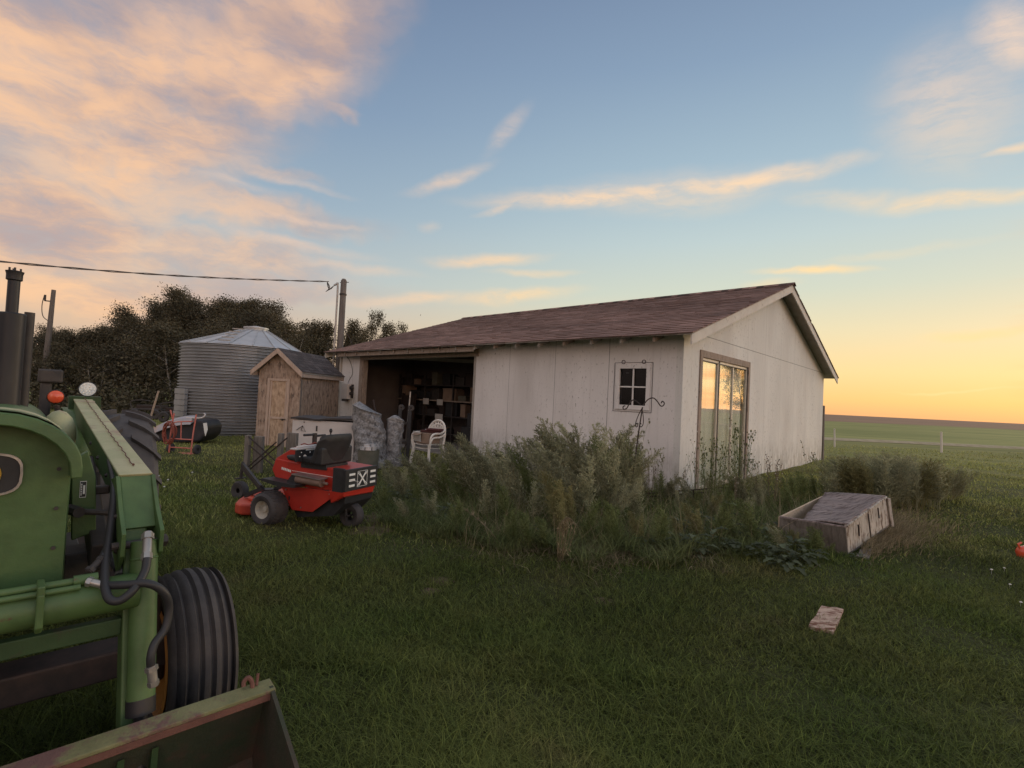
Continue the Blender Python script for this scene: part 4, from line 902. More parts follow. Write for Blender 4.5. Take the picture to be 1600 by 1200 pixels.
# muffler under its shield
m0, m1_ = ms(464, 748, NT-.06), ms(503, 755, NT-.06)
b = MB(); b.cyl((m0[0], -NT+.055, m0[1]), (m1_[0], -NT+.055, m1_[1]+.0), .042, n=22); b.cyl((m1_[0], -NT+.055, m1_[1]), (m1_[0]-.07, -NT+.06, m1_[1]+.0), .014, n=10); b.build('muffler', mat('brown_muffler', (.20, .13, .105), (.28, .19, .15), 9, .6, .2, .1), MW, smooth=40, bevel=.004)
b = MB(); b.hexa([(m0[0]+.03, .25, m0[1]+.05), (m1_[0]-.02, .25, m1_[1]+.04), (m1_[0]-.02, .36, m1_[1]+.035), (m0[0]+.03, .36, m0[1]+.045), (m0[0]+.03, .25, m0[1]+.06), (m1_[0]-.02, .25, m1_[1]+.05), (m1_[0]-.02, .36, m1_[1]+.043), (m0[0]+.03, .36, m0[1]+.053)])
b.build('heat_shield', M['steel'], MW); b = MB(); b.hexa([(m0[0]+.14, .25, m0[1]-.05), (m0[0]-.01, .25, m0[1]-.05), (m0[0]-.01, .33, m0[1]-.04), (m0[0]+.12, .33, m0[1]-.04), (m0[0]+.06, .25, m0[1]+.05), (m0[0]-.01, .25, m0[1]+.05), (m0[0]-.01, .33, m0[1]+.04), (m0[0]+.05, .33, m0[1]+.04)]); b.build('fender', M['black'], MW)
b = MB(); fp = [ms(*p, NT-.09) for p in ((412, 748), (418, 746), (470, 757), (468, 761), (440, 758))]; b.prism(fp, -NT+.01, -NT+.16, 1); b.build('footboard', M['black'], MW)
# rear grille panel
sR = -.17; (ta, za), (tb, zb) = mr_(541, 735, sR), mr_(545, 768, sR); (tc2, zc2), _q = mr_(590, 731, sR), 0
b = MB(); b.box((sR, -tc2, zb), (sR+.03, -ta, za)); b.box((sR+.03, -ta-.03, zb-.01), (sR+.16, -ta, za+.01)); rg = b.build('rear_panel', M['black'], MW, bevel=.004)
b = MB(); H_ = za-zb; Wd = tc2-ta
for k in range(3):
    for s_ in (0, 1):
        tt0 = ta+.05+s_*(Wd*.66); zc = zb+H_*(.24+k*.26); b.box((sR-.004, -(tt0+Wd*.17), zc-.011), (sR-.001, -tt0, zc+.011))
b.build('reflector', M['white'], rg)
b = MB(); cx = ta+Wd*.5; cz = (za+zb)/2; rr_ = H_*.36
for (p0, p1) in (((-1, -1), (1, -1)), ((1, -1), (1, 1)), ((1, 1), (-1, 1)), ((-1, 1), (-1, -1))): b.bar((sR-.003, -(cx+p0[0]*rr_), cz+p0[1]*rr_), (sR-.003, -(cx+p1[0]*rr_), cz+p1[1]*rr_), .003, .004, (1, 0, 0))
for s_ in (-1, 1):
    b.bar((sR-.005-.001*s_, -(cx+s_*rr_*.55), cz-rr_*.6), (sR-.005-.001*s_, -(cx-s_*rr_*.55), cz+rr_*.6), .016, .003, (1, 0, 0))
    for e_ in (-1, 1):
        cc = Vector((sR-.005, -(cx+s_*e_*rr_*.68), cz-e_*rr_*.70)); tip = Vector((0, -(s_*e_)*.016, -e_*.016))
        for w_ in (-1, 1): b.bar(cc-tip+Vector((0, w_*.010, 0)), cc+tip*.9+Vector((0, w_*.012, -w_*s_*0)), .008, .003, (1, 0, 0))
b.build('emblem', M['white'], rg)
b = MB(); e0 = ms(560, 771, NT); b.hexa([(sR+.03, -tc2+.02, zb-.07), (sR+.18, -tc2+.02, zb-.13), (sR+.18, -ta-.02, zb-.13), (sR+.03, -ta-.02, zb-.05), (sR+.02, -tc2+.0, zb-.005), (sR+.2, -tc2+.0, zb-.005), (sR+.2, -ta-.0, zb-.005), (sR+.02, -ta-.0, zb-.005)]); b.build('rear_skirt', M['red'], MW, bevel=.004)
# seat
sb = .13; (sa, zA), (sc_, zB) = mr_(503, 681, sb), mr_(552, 681, sb)
zbot = mr_(520, 722, sb)[1]
prof = []
b = MB(); ny, nz2 = 10, 8; vs = []
yA, yB = sa-.02, sc_-.01
for i in range(nz2+1):
    tz = i/nz2; z = zbot+(zA+.01-zbot)*tz
    for j in range(ny+1):
        ty = j/ny*2-1; hw = (yB-yA)/2*(1-.10*max(0, tz-.7)**1*3*.3)*(1-.25*max(0, tz-.85)/.15*abs(ty)**6*.3)
        y = (yA+yB)/2+ty*hw; x = sb-.06*tz+.11*abs(ty)**3*(1-.4*tz)+(.02 if tz > .9 else 0)
        zz = z-.03*abs(ty)**6*(tz > .8)
        vs.append((x, -y, zz))
b.add(vs, [(i*(ny+1)+j, i*(ny+1)+j+1, (i+1)*(ny+1)+j+1, (i+1)*(ny+1)+j) for i in range(nz2) for j in range(ny)])
so = b.build('seat_back', M['black'], MW, smooth=60); sm = so.modifiers.new('t', 'SOLIDIFY'); sm.thickness = .035; sm.offset = 0; bv = so.modifiers.new('b', 'BEVEL'); bv.width = .012; bv.segments = 3
b = MB(); b.prism([(sb-.02, zbot-.02), (sb+.42, zbot-.0), (sb+.45, zbot+.05), (sb+.30, zbot+.055), (sb+.12, zbot+.05), (sb+.05, zbot+.16), (sb-.02, zbot+.16)], -yA-.012, -yB+.012, 1)
b.build('seat_cushion', M['black'], MW, bevel=.02)
b = MB(); b.box((sb-.02, -yB+.08, zbot-.07), (sb+.3, -yA-.08, zbot-.02)); b.build('seat_base', M['black'], MW)
# steering T handle and lever
(hL, hz), (hR, hz2) = mr_(475, 680, .55), mr_(508, 680, .55)
hm = (hL+hR)/2
b = MB(); b.cyl((.55, -hL, hz), (.55, -hm+.01, hz), .013, n=10); b.cyl((.55, -hR, hz2), (.55, -hm-.01, hz2), .013, n=10); b.build('grip', M['black'], MW, smooth=40)
b = MB(); b.box((.535, -hm-.02, hz-.11), (.565, -hm+.02, hz+.015)); b.bar((.55, -hm, hz-.09), (.62, -hm+.10, hz-.27), .02, .02); b.bar((.55, -hm, hz-.09), (.55, -hm-.10, hz-.26), .02, .02); b.build('steering_stem', M['dark_steel'], MW)
q = mr_(517, 673, .45); b = MB(); b.tube([(.45, -q[0], q[1]-.3), (.45, -q[0], q[1])], .008, 6); b.ball((.45, -q[0], q[1]), .018, 8, (1, 1, 1.5)); b.build('lever', M['black'], MW)
for k_, (c0_, c1_) in enumerate((((.50, .12, .50), (.25, .05, .47)), ((.52, .02, .52), (.30, -.05, .50)), ((.46, .20, .48), (.20, .16, .44)))):
    b = MB(); a_ = Vector(c0_); e_ = Vector(c1_); b.tube(curve_pts([a_, a_.lerp(e_, .5)+Vector((0, 0, .05)), e_]), .005, 6); b.build('cable', M['hose'], MW)
for bx_, bz_ in ((ms(447, 765, NT-.013)), (ms(515, 772, NT-.013)), (ms(470, 793, NT-.013))):
    b = MB(); b.cyl((bx_, .262, bz_), (bx_, .268, bz_), .008, n=6); b.build('bolt', M['steel'], MW)
b = MB(); b.tube([ms_p for ms_p in [(ms(462, 700, NT)[0]-.02, .20-.05*k_, ms(462, 698, NT)[1]+.02+.01*math.sin(k_*2)) for k_ in range(7)]], .006, 6); b.build('wiring', M['hosered'], MW)
# wheels
dw = gz(432, 812); dwl = dw-MC; ws = dwl.dot(MF); wt = dwl.dot(ML)
ws, wt, wr = .72, -.36, .172
b = MB(); b.lathe([(.085, -.09), (.10, -.105), (.14, -.11), (.163, -.09), (.172, -.045), (.174, 0), (.172, .045), (.163, .09), (.14, .11), (.10, .105), (.085, .09)], (ws, -wt, wr-.01), 1, 40)
for k in range(30):
    a = 2*math.pi*k/30
    for sd_ in (-1, 1): b.bar((ws+math.sin(a)*.170, -wt+sd_*.015, wr-.01+math.cos(a)*.170), (ws+math.sin(a+.16)*.165, -wt+sd_*.088, wr-.01+math.cos(a+.16)*.165), .012, .012)
dwh = b.build('drive_wheel', M['tyre'], MW, smooth=45)
b = MB(); b.lathe([(.09, .098), (.085, .092), (.072, .055), (.035, .045), (.026, .07), (0, .07)], (ws, -wt, wr-.01), 1, 28)
for k in range(5): a = 2*math.pi*k/5; b.ball((ws+.048*math.sin(a), -wt+.053, wr-.01+.048*math.cos(a)), .010, 6)
b.build('rim', M['cream'], dwh, smooth=45)
d2 = dwh.copy(); d2.data = dwh.data; C.objects.link(d2); d2.parent = MW; d2.location = (0, -.72, 0)
r2 = dwh.children[0].copy(); C.objects.link(r2); r2.parent = d2
b = MB(); b.lathe([(.05, -.04), (.07, -.055), (.11, -.055), (.125, -.035), (.13, 0), (.125, .035), (.11, .055), (.07, .055), (.05, .04)], (-.03, 0, .12), 1, 28); cw = b.build('caster_wheel', M['tyre'], MW, smooth=45)
b = MB(); b.bar((-.03, .085, .08), (-.01, .085, .29), .03, .012); b.bar((-.03, -.085, .08), (-.01, -.085, .29), .03, .012); b.bar((-.01, -.1, .29), (-.01, .1, .29), .05, .015); b.cyl((-.01, 0, .29), (-.01, 0, .42), .02, n=10); b.cyl((-.03, -.09, .12), (-.03, .09, .12), .012, n=8); b.build('caster_fork', M['dark_steel'], MW)
# mowing deck and front caster
dk = [(.98, .34), (1.08, .40), (1.20, .36), (1.32, .22), (1.45, .02), (1.56, -.2), (1.55, -.42), (1.30, -.50), (1.0, -.45)]
b = MB(); b.prism(dk, .05, .165, 2); dko = b.build('mowing_deck', M['deck'], MW, bevel=.02)
b = MB(); b.prism([(.98, .12), (1.02, .26), (1.16, .24), (1.30, .02), (1.36, -.35), (1.0, -.35)], .166, .205, 2); b.build('deck_cover', M['deck'], dko, bevel=.012)
b = MB(); b.cyl((1.42, -.16, .15), (1.42, -.16, .19), .09, n=20); b.cyl((1.25, -.1, .2), (1.25, -.1, .235), .07, n=16); b.build('pulley_cover', M['black'], dko)
fc = gz(374, 780); l_c = fc-MC; fs_, ft_ = l_c.dot(MF), l_c.dot(ML)
b = MB(); b.lathe([(.03, -.03), (.06, -.045), (.10, -.045), (.115, -.02), (.115, .02), (.10, .045), (.06, .045), (.03, .03)], (fs_, -ft_, .11), 1, 24); b.build('front_caster', M['tyre'], MW, smooth=45)
b = MB(); b.bar((fs_, -ft_+.06, .08), (fs_, -ft_+.06, .26), .03, .012); b.bar((fs_, -ft_-.06, .08), (fs_, -ft_-.06, .26), .03, .012); b.bar((fs_, -ft_-.07, .26), (fs_, -ft_+.07, .26), .04, .015); b.cyl((fs_, -ft_, .25), (fs_-.02, -ft_, .46), .018, n=10); b.bar((fs_-.02, -ft_, .40), (1.5, -ft_+.05, .16), .04, .04); b.bar((fs_-.02, -ft_, .44), (1.35, -.1, .25), .03, .03); b.build('caster_fork', M['dark_steel'], MW)
for yy_ in (.15, -.2):
    b = MB(); b.bar((1.05, yy_, .30), (1.3, yy_, .19), .04, .04); b.build('lift_arm', M['black'], MW)

# ------------------------------------------------------------------ things in front of the garage doorway
def at_g(x, y, h=0): p = gz(x, y); p.z = h; return p
# chest freezer
f0 = gy(457, 655, 9.95); f1 = gy(555, 655, 9.85)
fz = thing('chest_freezer', 'white chest freezer with a warped dark lid, standing behind the red mower', 'freezer', (f0.x, f0.y, 0), math.atan2(f1.y-f0.y, f1.x-f0.x))
FWd = (f1-f0).length
b = MB(); b.box((0, 0, .03), (FWd, .60, .80)); b.build('body', M['whitep'], fz, bevel=.015)
b = MB(); n_ = 16; vs = []
for i in range(n_+1):
    x = -.02+(FWd+.04)*i/n_; zz = .825-.028*math.exp(-((x-.50)/.16)**2)+.03*(x/FWd)
    vs += [(x, -.035, zz-.012), (x, .63, zz-.0), (x, .63, zz+.045), (x, -.035, zz+.022)]
b.add(vs, [(i*4+a, (i+1)*4+a, (i+1)*4+(a+1) % 4, i*4+(a+1) % 4) for i in range(n_) for a in range(4)]+[(0, 1, 2, 3), (n_*4+3, n_*4+2, n_*4+1, n_*4)]); b.build('lid', M['dark_steel'], fz, smooth=50)
b = MB(); b.tube([(.10, -.012, .60), (.22, -.012, .69), (.28, -.012, .58), (.19, -.012, .60), (.22, -.012, .69)], .006, 5); b.box((.49, -.02, .60), (.512, -.002, .70)); b.cyl((.24, -.01, .76), (.24, -.001, .76), .012, n=8); b.build('hanging_hook', M['dark_steel'], fz)
# tub with cans
p = at_g(574, 742)
tb_ = thing('waste_tub', 'dull green tub with grey lidded cans on top, behind the mower seat', 'tub', p, .2)
b = MB(); b.lathe([(.0, .0), (.155, .0), (.18, .42), (.19, .43), (.17, .43), (.15, .05)], (0, 0, 0), 2, 28); b.build('tub', M['plastic_tub'], tb_, smooth=40)
for k, (x, y) in enumerate(((-.09, -.07), (.0, -.11), (.08, -.05), (-.04, .06), (.06, .08))):
    b = MB(); b.cyl((x, y, .34), (x, y, .47+.01*k), .048, n=16); b.lathe([(.048, .47+.01*k), (.052, .475+.01*k), (.0, .478+.01*k)], (x, y, 0), 2, 16); b.build('can', M['galvroof' if k % 2 == 0 else 'whitep'], tb_, smooth=40)
# wrapped rolls
def roll(name_lab, px, ybase, ytop, wpx, lean, seed):
    p = at_g(px, ybase); h = (ybase-ytop)*p.y/F*.98; r = wpx/2*p.y/F
    rs = random.Random(seed); b = MB(); n1, n2 = 44, 36; vs = []
    for i in range(n2+1):
        z = h*i/n2; rr = r*(1.12-.26*(i/n2)) if i/n2 < .93 else r*(1.0-.5*((i/n2-.93)/.07)**1.5)
        for k in range(n1):
            a = 2*math.pi*k/n1; w_ = .060*math.sin(a*2+z*6+seed)+.045*math.sin(a*3+z*9+seed)+.030*math.sin(a*7-z*17)+.022*rs.uniform(-1, 1)+.025*math.sin(z*38+a*2)
            vs.append(((rr*(1+w_*1.2))*math.cos(a)+lean*z*z, (rr*(1+w_))*math.sin(a), z*(1+.07*math.cos(a+seed)*z)))
    b.add(vs, [(i*n1+k, i*n1+(k+1) % n1, (i+1)*n1+(k+1) % n1, (i+1)*n1+k) for i in range(n2) for k in range(n1)]+[tuple(n2*n1+k for k in range(n1))])
    o = b.build('wrapped_roll', M['wrap'], None, smooth=70); o.location = p; return tag(o, name_lab, 'roll')
roll('wide crinkled grey wrapped roll standing next to the white freezer at the doorway', 579, 728, 634, 48, -.12, 3)
roll('narrower smooth grey wrapped roll standing beside the black jack posts', 612, 728, 652, 27, .05, 8)
b = MB(); p = at_g(590, 722); b.tube(curve_pts([(0, 0, .2), (.02, 0, .6), (-.05, 0, .9), (-.12, 0, 1.05), (-.17, 0, 1.25)]), [.01, .02, .035, .045, .04, .025]+[.02]*27, 8); 
o = b.build('rag_bundle', M['iron'], None, smooth=50); o.location = p+Vector((.02, -.02, 0)); tag(o, 'dark twisted strap sticking up between the two grey rolls', 'strap')
# black two-post lift
p = at_g(628, 727)
lf = thing('jack_stand', 'black two-post lifting frame with pulley wheels on top, in front of the doorway', 'lift frame', p, 0)
hh = (727-640)*p.y/F
for k, x in enumerate((-.09, .10)):
    b = MB(); b.box((x-.032, -.03, 0), (x+.032, .03, hh-.02*k)); po = b.build('post', M['black'], lf, bevel=.004)
    b = MB(); b.lathe([(.015, -.02), (.055, -.02), (.062, 0), (.055, .02), (.015, .02), (.015, -.02)], (x+.02, 0, hh+.03), 1, 20); b.build('pulley', M['dark_steel'], po, smooth=40)
b = MB()
for z in (.12, .42, .8): b.box((-.058, -.015, z), (.068, .015, z+.05))
b.bar((-.05, 0, .15), (.06, 0, .42), .015, .015); b.bar((.06, -.02, .15), (-.05, -.02, .42), .015, .015); b.box((-.3, -.04, 0), (.35, .04, .05)); b.build('cross_brace', M['dark_steel'], lf)
b = MB(); b.tube([(.02, .05, .0), (.05, .05, .7), (.08, .05, 1.45)], .014, 8); b.build('pipe', M['steel'], lf)
# stacked plastic chairs with boxes on them
p = at_g(668, 729)
def chair(parent, dz, m):
    # seat
    b = MB(); n_ = 10; vs = []
    for j in range(7):
        y = -.20+.40*j/6
        for i in range(n_+1): x = -.21+.42*i/n_; vs.append((x*(1-.06*j/6), y, .40+dz+.012*math.cos(x*9)*-1-.02*j/6))
    b.add(vs, [(j*(n_+1)+i, j*(n_+1)+i+1, (j+1)*(n_+1)+i+1, (j+1)*(n_+1)+i) for j in range(6) for i in range(n_)]); s_ = b.build('seat', m, parent, smooth=60); q = s_.modifiers.new('t', 'SOLIDIFY'); q.thickness = .012
    for sx in (-1, 1):
        b = MB(); b.bar((sx*.20, -.19, .40+dz), (sx*.25, -.24, dz), .045, .03, (0, 1, 0)); b.build('leg', m, parent, bevel=.004)
        b = MB(); b.bar((sx*.18, .19, .39+dz), (sx*.22, .27, dz), .045, .03, (0, 1, 0)); b.build('leg', m, parent, bevel=.004)
        b = MB(); b.tube(curve_pts([(sx*.225, -.20, .40+dz), (sx*.255, -.21, .53+dz), (sx*.26, -.14, .60+dz), (sx*.255, .05, .61+dz), (sx*.22, .20, .66+dz)]), .020, 8); b.build('armrest', m, parent, smooth=50)
    b = MB(); arcp = [(.225*math.cos(a), .20+.05*math.sin(a), .60+dz+.25*math.sin(a)) for a in np.linspace(0, math.pi, 15)]
    arcp = [(.20, .19, .40+dz)]+arcp+[(-.20, .19, .40+dz)]; b.tube(arcp, .022, 8)
    for k in range(5):
        x = -.14+.07*k; zt2 = .60+dz+.25*math.sqrt(max(0, 1-(x/.225)**2)); b.bar((x*.9, .195, .42+dz), (x, .20+.05*math.sqrt(1-(x/.225)**2), zt2), .034, .012, (0, 1, 0))
    b.bar((-.2, .215, .70+dz), (.2, .215, .70+dz), .012, .035); b.build('backrest', m, parent, smooth=50)
ch1 = thing('plastic_chair', 'white plastic garden chair at the bottom of the stack of two by the doorway', 'chair', p, R(-35), 'stacked white plastic chairs'); chair(ch1, -.02, M['chair'])
ch2 = thing('plastic_chair', 'white plastic garden chair on top of the stack, holding a cardboard box', 'chair', p, R(-35), 'stacked white plastic chairs'); chair(ch2, .055, M['chair'])
ca = Matrix.Rotation(R(-35), 4, 'Z')
bx = thing('cardboard_box', 'open brown cardboard box sitting on the stacked white chairs', 'box', p+ca@Vector((0, -.02, .462)), R(-35))
b = MB(); b.box((-.17, -.16, 0), (.17, .14, .20)); b.build('carton', M['card'], bx, bevel=.004)
b = MB(); b.hexa([(-.17, -.165, .2), (.0, -.165, .2), (.0, -.30, .16), (-.17, -.30, .16), (-.17, -.165, .205), (.0, -.165, .205), (.0, -.30, .165), (-.17, -.30, .165)]); b.build('flap', M['card'], bx)
o = MB(); o.box((-.15, -.01, -.09), (.04, .0, .10)); o = o.build('paper_sign', M['paper']); o.location = p+ca@Vector((-.06, -.21, .58)); o.rotation_euler = (.25, .1, R(-35)); tag(o, 'pale sheet of printed card propped on the front of the cardboard box', 'paper')
b = MB(); b.box((-.2, -.06, 0), (.22, .12, .05)); b.box((-.05, -.1, .05), (.27, .05, .09)); o = b.build('folded_tarp', mat('dark_maroon_cloth', (.06, .022, .022), (.09, .03, .03), 7, .9), None, bevel=.015); o.location = p+ca@Vector((.03, 0, .664)); o.rotation_euler = (0, 0, R(-20)); tag(o, 'dark maroon folded cloth lying on top of the cardboard box', 'cloth')

# inside the garage: shelving and clutter
gM = Matrix.Translation(GA)@Matrix.Rotation(-YAW, 4, 'Z')
sv = thing('shelving_unit', 'dark timber shelving along the far wall inside the garage, full of clutter', 'shelving', gM@Vector((-10.3, 1.85, .03)), -YAW)
for x in (0, 1.3, 2.6, 3.9, 5.1):
    b = MB(); b.box((x, 0, 0), (x+.05, .05, 2.0)); b.box((x, .6, 0), (x+.05, .65, 2.0)); b.build('upright', M['dark_steel'], sv)
for z in (.25, .75, 1.2, 1.65):
    b = MB(); b.box((-.02, -.01, z), (5.2, .68, z+.035)); b.build('shelf', M['jamb' if z == 1.2 else 'dark_steel'], sv)
rs = random.Random(12); mats_ = ['black', 'black', 'dark_steel', 'iron', 'card', 'plastic_tub', 'dark_steel']
for si_, z in enumerate((.285, .785, 1.235, 1.685)):
    x = .1; k = 0
    while x < 4.9:
        w_ = rs.uniform(.12, .55); h = rs.uniform(.08, .40); mname = rs.choice(mats_)
        b = MB(); b.box((0, 0, 0), (w_, rs.uniform(.25, .5), h)); b.box((-.01, -.01, h), (w_+.01, .3, h+.03)); o = b.build('storage_box', M[mname], None, bevel=.01)
        o.location = gM@Vector((-10.3+x, 1.90, z+.03)); o.rotation_euler = (0, 0, -YAW+rs.uniform(-.15, .15)); tag(o, {'card': 'brown cardboard', 'black': 'black plastic', 'dark_steel': 'dark metal', 'iron': 'black metal', 'jamb': 'weathered wooden', 'plastic_tub': 'dull green'}[mname]+' box, '+ordn(k)+' from the left on the '+('lowest', 'second lowest', 'second highest', 'top')[si_]+' garage shelf', 'box', 'boxes on the garage shelves'); x += w_+rs.uniform(.04, .25); k += 1
for (x, z, w_, h, lab) in ((-8.95, 1.12, .26, .18, 'pale paper sheet pinned highest at the left of the dark garage shelves'), (-8.3, 1.12, .26, .17, 'pale paper sheet pinned right of the jack posts on the dark shelves'), (-8.35, .62, .34, .24, 'larger pale paper sheet hanging low on the dark garage shelves')):
    b = MB(); b.box((0, 0, 0), (w_, .01, h)); o = b.build('paper_sheet', M['paper']); o.location = gM@Vector((x, 1.80, z)); o.rotation_euler = (0, 0, -YAW); tag(o, lab, 'paper', 'paper sheets in the garage')
b = MB(); b.box((0, 0, 0), (.55, .05, 1.35)); b.box((-.04, -.02, -.0), (0, .07, 1.4)); b.box((.55, -.02, 0), (.59, .07, 1.4)); o = b.build('tall_panel', M['iron']); o.location = gM@Vector((-9.75, 1.5, .03)); o.rotation_euler = (R(-6), 0, -YAW); tag(o, 'dark framed panel leaning against the garage shelves', 'panel')
b = MB(); b.box((0, 0, 0), (.9, .5, .6)); b.box((.1, .1, .6), (.7, .45, .95)); b.cyl((.3, -.02, .3), (.3, .0, .3), .12); o = b.build('machine', M['black'], None, bevel=.02); o.location = gM@Vector((-6.3, 1.0, .03)); o.rotation_euler = (0, 0, -YAW); tag(o, 'dark bulky machine standing on the garage floor behind the white chairs', 'machine')

# ------------------------------------------------------------------ timber rack with crossed rods, left of the mower
def post_(x, y, ytop, w, Y):
    p = gy(x, y, Y); return p
p0 = gy(383, 735, 8.45); RKz = 0
rk = thing('timber_gate', 'low dark timber gate of two posts braced with crossed iron rods', 'gate', (p0.x, p0.y, 0), math.atan2(8.25-8.5, .75)*0+R(-8))
def bxp(x, z0, z1, w, m='wood_grey', dy=0):
    b = MB(); b.box((x-w/2, dy-.04, z0), (x+w/2, dy+.04, z1)); return b.build('post', M[m], rk, bevel=.006)
bxp(.02, -.05, .60, .075, 'wood_grey'); bxp(.15, -.05, .58, .15, 'wood_grey', .10)
bxp(.60, -.05, .66, .075, 'wood_grey'); bxp(.74, -.05, .67, .17, 'wood_grey', .10)
for a_, b_2 in (((.06, -.05, .58), (.58, -.05, .20)), ((.10, -.07, .44), (.56, -.07, .12)), ((.10, -.06, .10), (.56, -.06, .52)), ((.08, -.05, -.02+.04), (.74, -.05, .60)), ):
    b = MB(); b.tube([a_, b_2], .012, 8); b.build('rod', M['iron'], rk)

# ------------------------------------------------------------------ hand truck with hose, car shell, junk
p0 = gz(264, 709); p1 = gz(298, 711)
ht = thing('hand_truck', 'faded red two-wheeled hand truck standing on the grass in front of the bin', 'hand truck', p0, math.atan2(p1.y-p0.y, p1.x-p0.x))
hw = (p1-p0).length; hh = .80
b = MB()
for x, xt in ((0, .03), (hw, hw+.04)): b.tube([(x, 0, 0), (xt*1.0, -.03, hh*.5), (xt+.02, 0, hh)], .014, 8)
for z in (.13, .30): b.tube([(0, 0, z), (hw, 0, z)], .012, 8)
b.tube(curve_pts([(.0, -.01, .56), (.12, -.02, .63), (hw, -.01, .66)]), .012, 8); b.tube([(hw*.5, 0, .30), (hw*.5, -.02, .64)], .011, 8); b.tube([(.03, 0, .68), (-.03, 0, .86)], .014, 8)
b.build('frame', M['pink'], ht, smooth=50)
for x in (-.05, hw+.05):
    b = MB(); b.lathe([(.03, -.02), (.07, -.028), (.10, -.02), (.10, .02), (.07, .028), (.03, .02)], (x, .10, .10), 0, 20); b.build('wheel', M['tyre'], ht, smooth=40)
b = MB(); b.box((0, -.02, .01), (hw, .2, .02)); b.build('toe_plate', M['pink'], ht)
b = MB(); pts = []
for k in range(150):
    a = k*.32; r = .165+.035*math.sin(k*.7); pts.append((.02+r*.62*math.cos(a), -.06-.02*math.sin(k*.21)-.03*math.cos(k*.13), .42+r*1.15*math.sin(a)))
b.tube(pts, .011, 6); o = b.build('hose_coil', M['hosered'], None, smooth=60); o.location = p0; o.rotation_euler = (0, 0, math.atan2(p1.y-p0.y, p1.x-p0.x)); tag(o, 'coil of reddish hose hanging on the left side of the hand truck', 'hose')
# scrapped car front: dark body, long pale curved panel on top
cx0 = gy(222, 690, 12.0)
cs2 = thing('scrap_car_body', 'dark scrap car body with a pale curved panel, lying behind the hand truck', 'scrap car', (cx0.x, 12.0, 0), R(4))
b = MB(); sh_ = [(-.02, .02), (.10, .20), (.42, .42), (.75, .52), (1.1, .56), (1.34, .55), (1.44, .42), (1.42, .2), (1.28, .04), (.8, .0), (.3, .0)]
b.prism(sh_, -.02, .75, 1); b.build('body', M['car'], cs2, bevel=.05)
b = MB(); n_ = 18; vs = []
for k in range(n_+1):
    t_ = k/n_; x = -.06+t_*1.20; z = .10+.52*(math.sin(t_*math.pi*.5)**.85)
    vs += [(x, -.16, z-.19+.02*t_), (x, -.10, z-.02), (x, .10, z+.03), (x, .14, z-.04)]
b.add(vs, [(k*4+a, (k+1)*4+a, (k+1)*4+(a+1) % 4, k*4+(a+1) % 4) for k in range(n_) for a in range(4)]+[(0, 1, 2, 3), (n_*4+3, n_*4+2, n_*4+1, n_*4)]); b.build('curved_panel', M['carblue'], cs2, smooth=50)
b = MB(); b.tube(curve_pts([(1.0, -.08, .60), (1.25, -.08, .60), (1.36, -.06, .62), (1.40, -.04, .68), (1.36, -.02, .71)]), .018, 8); b.build('trim', M['whitep'], cs2, smooth=50)
b = MB(); b.prism([(1.36, .48), (1.44, .50), (1.47, .34), (1.43, .18), (1.40, .28)], -.035, -.025, 1); b.build('lamp_panel', M['white'], cs2)
b = MB(); b.box((.17, -.04, .14), (.27, -.03, .17)); b.box((.45, -.045, .33), (.62, -.035, .37)); b.build('marker_lamp', M['pink'], cs2)
# old implements in front of the trees
rs = random.Random(5)
def implement(x, y, Y, wx, lab):
    p = gz(x, y); p = ORG+ray(x, y)*(Y/ray(x, y).y); p.z = 0
    t = thing('old_implement', lab, 'farm implement', p, rs.uniform(-.3, .3)); s_ = wx*Y/F
    b = MB(); b.tube([(0, 0, .35), (s_, 0, .38)], .04, 6); b.tube([(0, .6, .35), (s_, .6, .38)], .04, 6)
    for k in range(5): b.tube([(s_*k/4, 0, .36), (s_*k/4, .6, .36)], .03, 6)
    b.tube(curve_pts([(0, 0, .35), (-.05, 0, .62), (.3, 0, .70), (s_*.6, 0, .68)]), .025, 6); b.build('frame', M['dark_steel'], t)
    for k in range(2):
        b = MB(); b.lathe([(.05, -.04), (.16, -.05), (.19, 0), (.16, .05), (.05, .04)], (s_*(.15+.7*k), -.1, .19), 1, 20); b.build('wheel', M['tyre'], t, smooth=40)
    b = MB(); b.box((s_*.1, .05, .38), (s_*.95, .5, .52)); b.build('box', M['iron'], t, bevel=.02)
implement(205, 655, 19, 44, 'low dark farm implement at the edge of the trees, left of the leaning stick')
implement(252, 652, 18, 36, 'low dark farm implement at the edge of the trees, nearest the grain bin')
p = gz(247, 662); b = MB(); b.tube([(0, 0, 0), (.12, 0, .55), (.25, 0, 1.1)], .028, 6); o = b.build('stick', M['trim']); o.location = p+Vector((-.1, -.3, 0)); tag(o, 'pale stick leaning at the edge of the trees behind the hand truck', 'stick')

# ------------------------------------------------------------------ garden hook, railing, crate, planks, toy
hb = gz(990, 790); hb = gy(985, 760, 6.9); hb.z = 0
hk = thing('garden_hook', 'black iron double garden hook with scrolled arms in front of the small window', 'garden hook', (0, 0, 0))
def hp(x, y, dy=0): return gy(x, y, 6.9+dy)
b = MB(); b.tube([gy(980, 800, 6.9)*1, hp(993, 712), hp(999, 668), hp(1004, 636)], .009, 8); b.build('stem', M['iron'], hk)
b = MB(); b.tube(curve_pts([hp(1004, 634), hp(1013, 624), hp(1021, 622), hp(1027, 627), hp(1032, 634), hp(1036, 634), hp(1038, 630), hp(1035, 627), hp(1033, 630)]), .008, 8); b.build('arm', M['iron'], hk)
b = MB(); b.tube(curve_pts([hp(1001, 632), hp(990, 625, .05), hp(984, 630, .05), hp(979, 638, .05), hp(974, 639, .05), hp(974, 635, .05), hp(977, 634, .05)]), .008, 8); b.build('arm', M['iron'], hk)
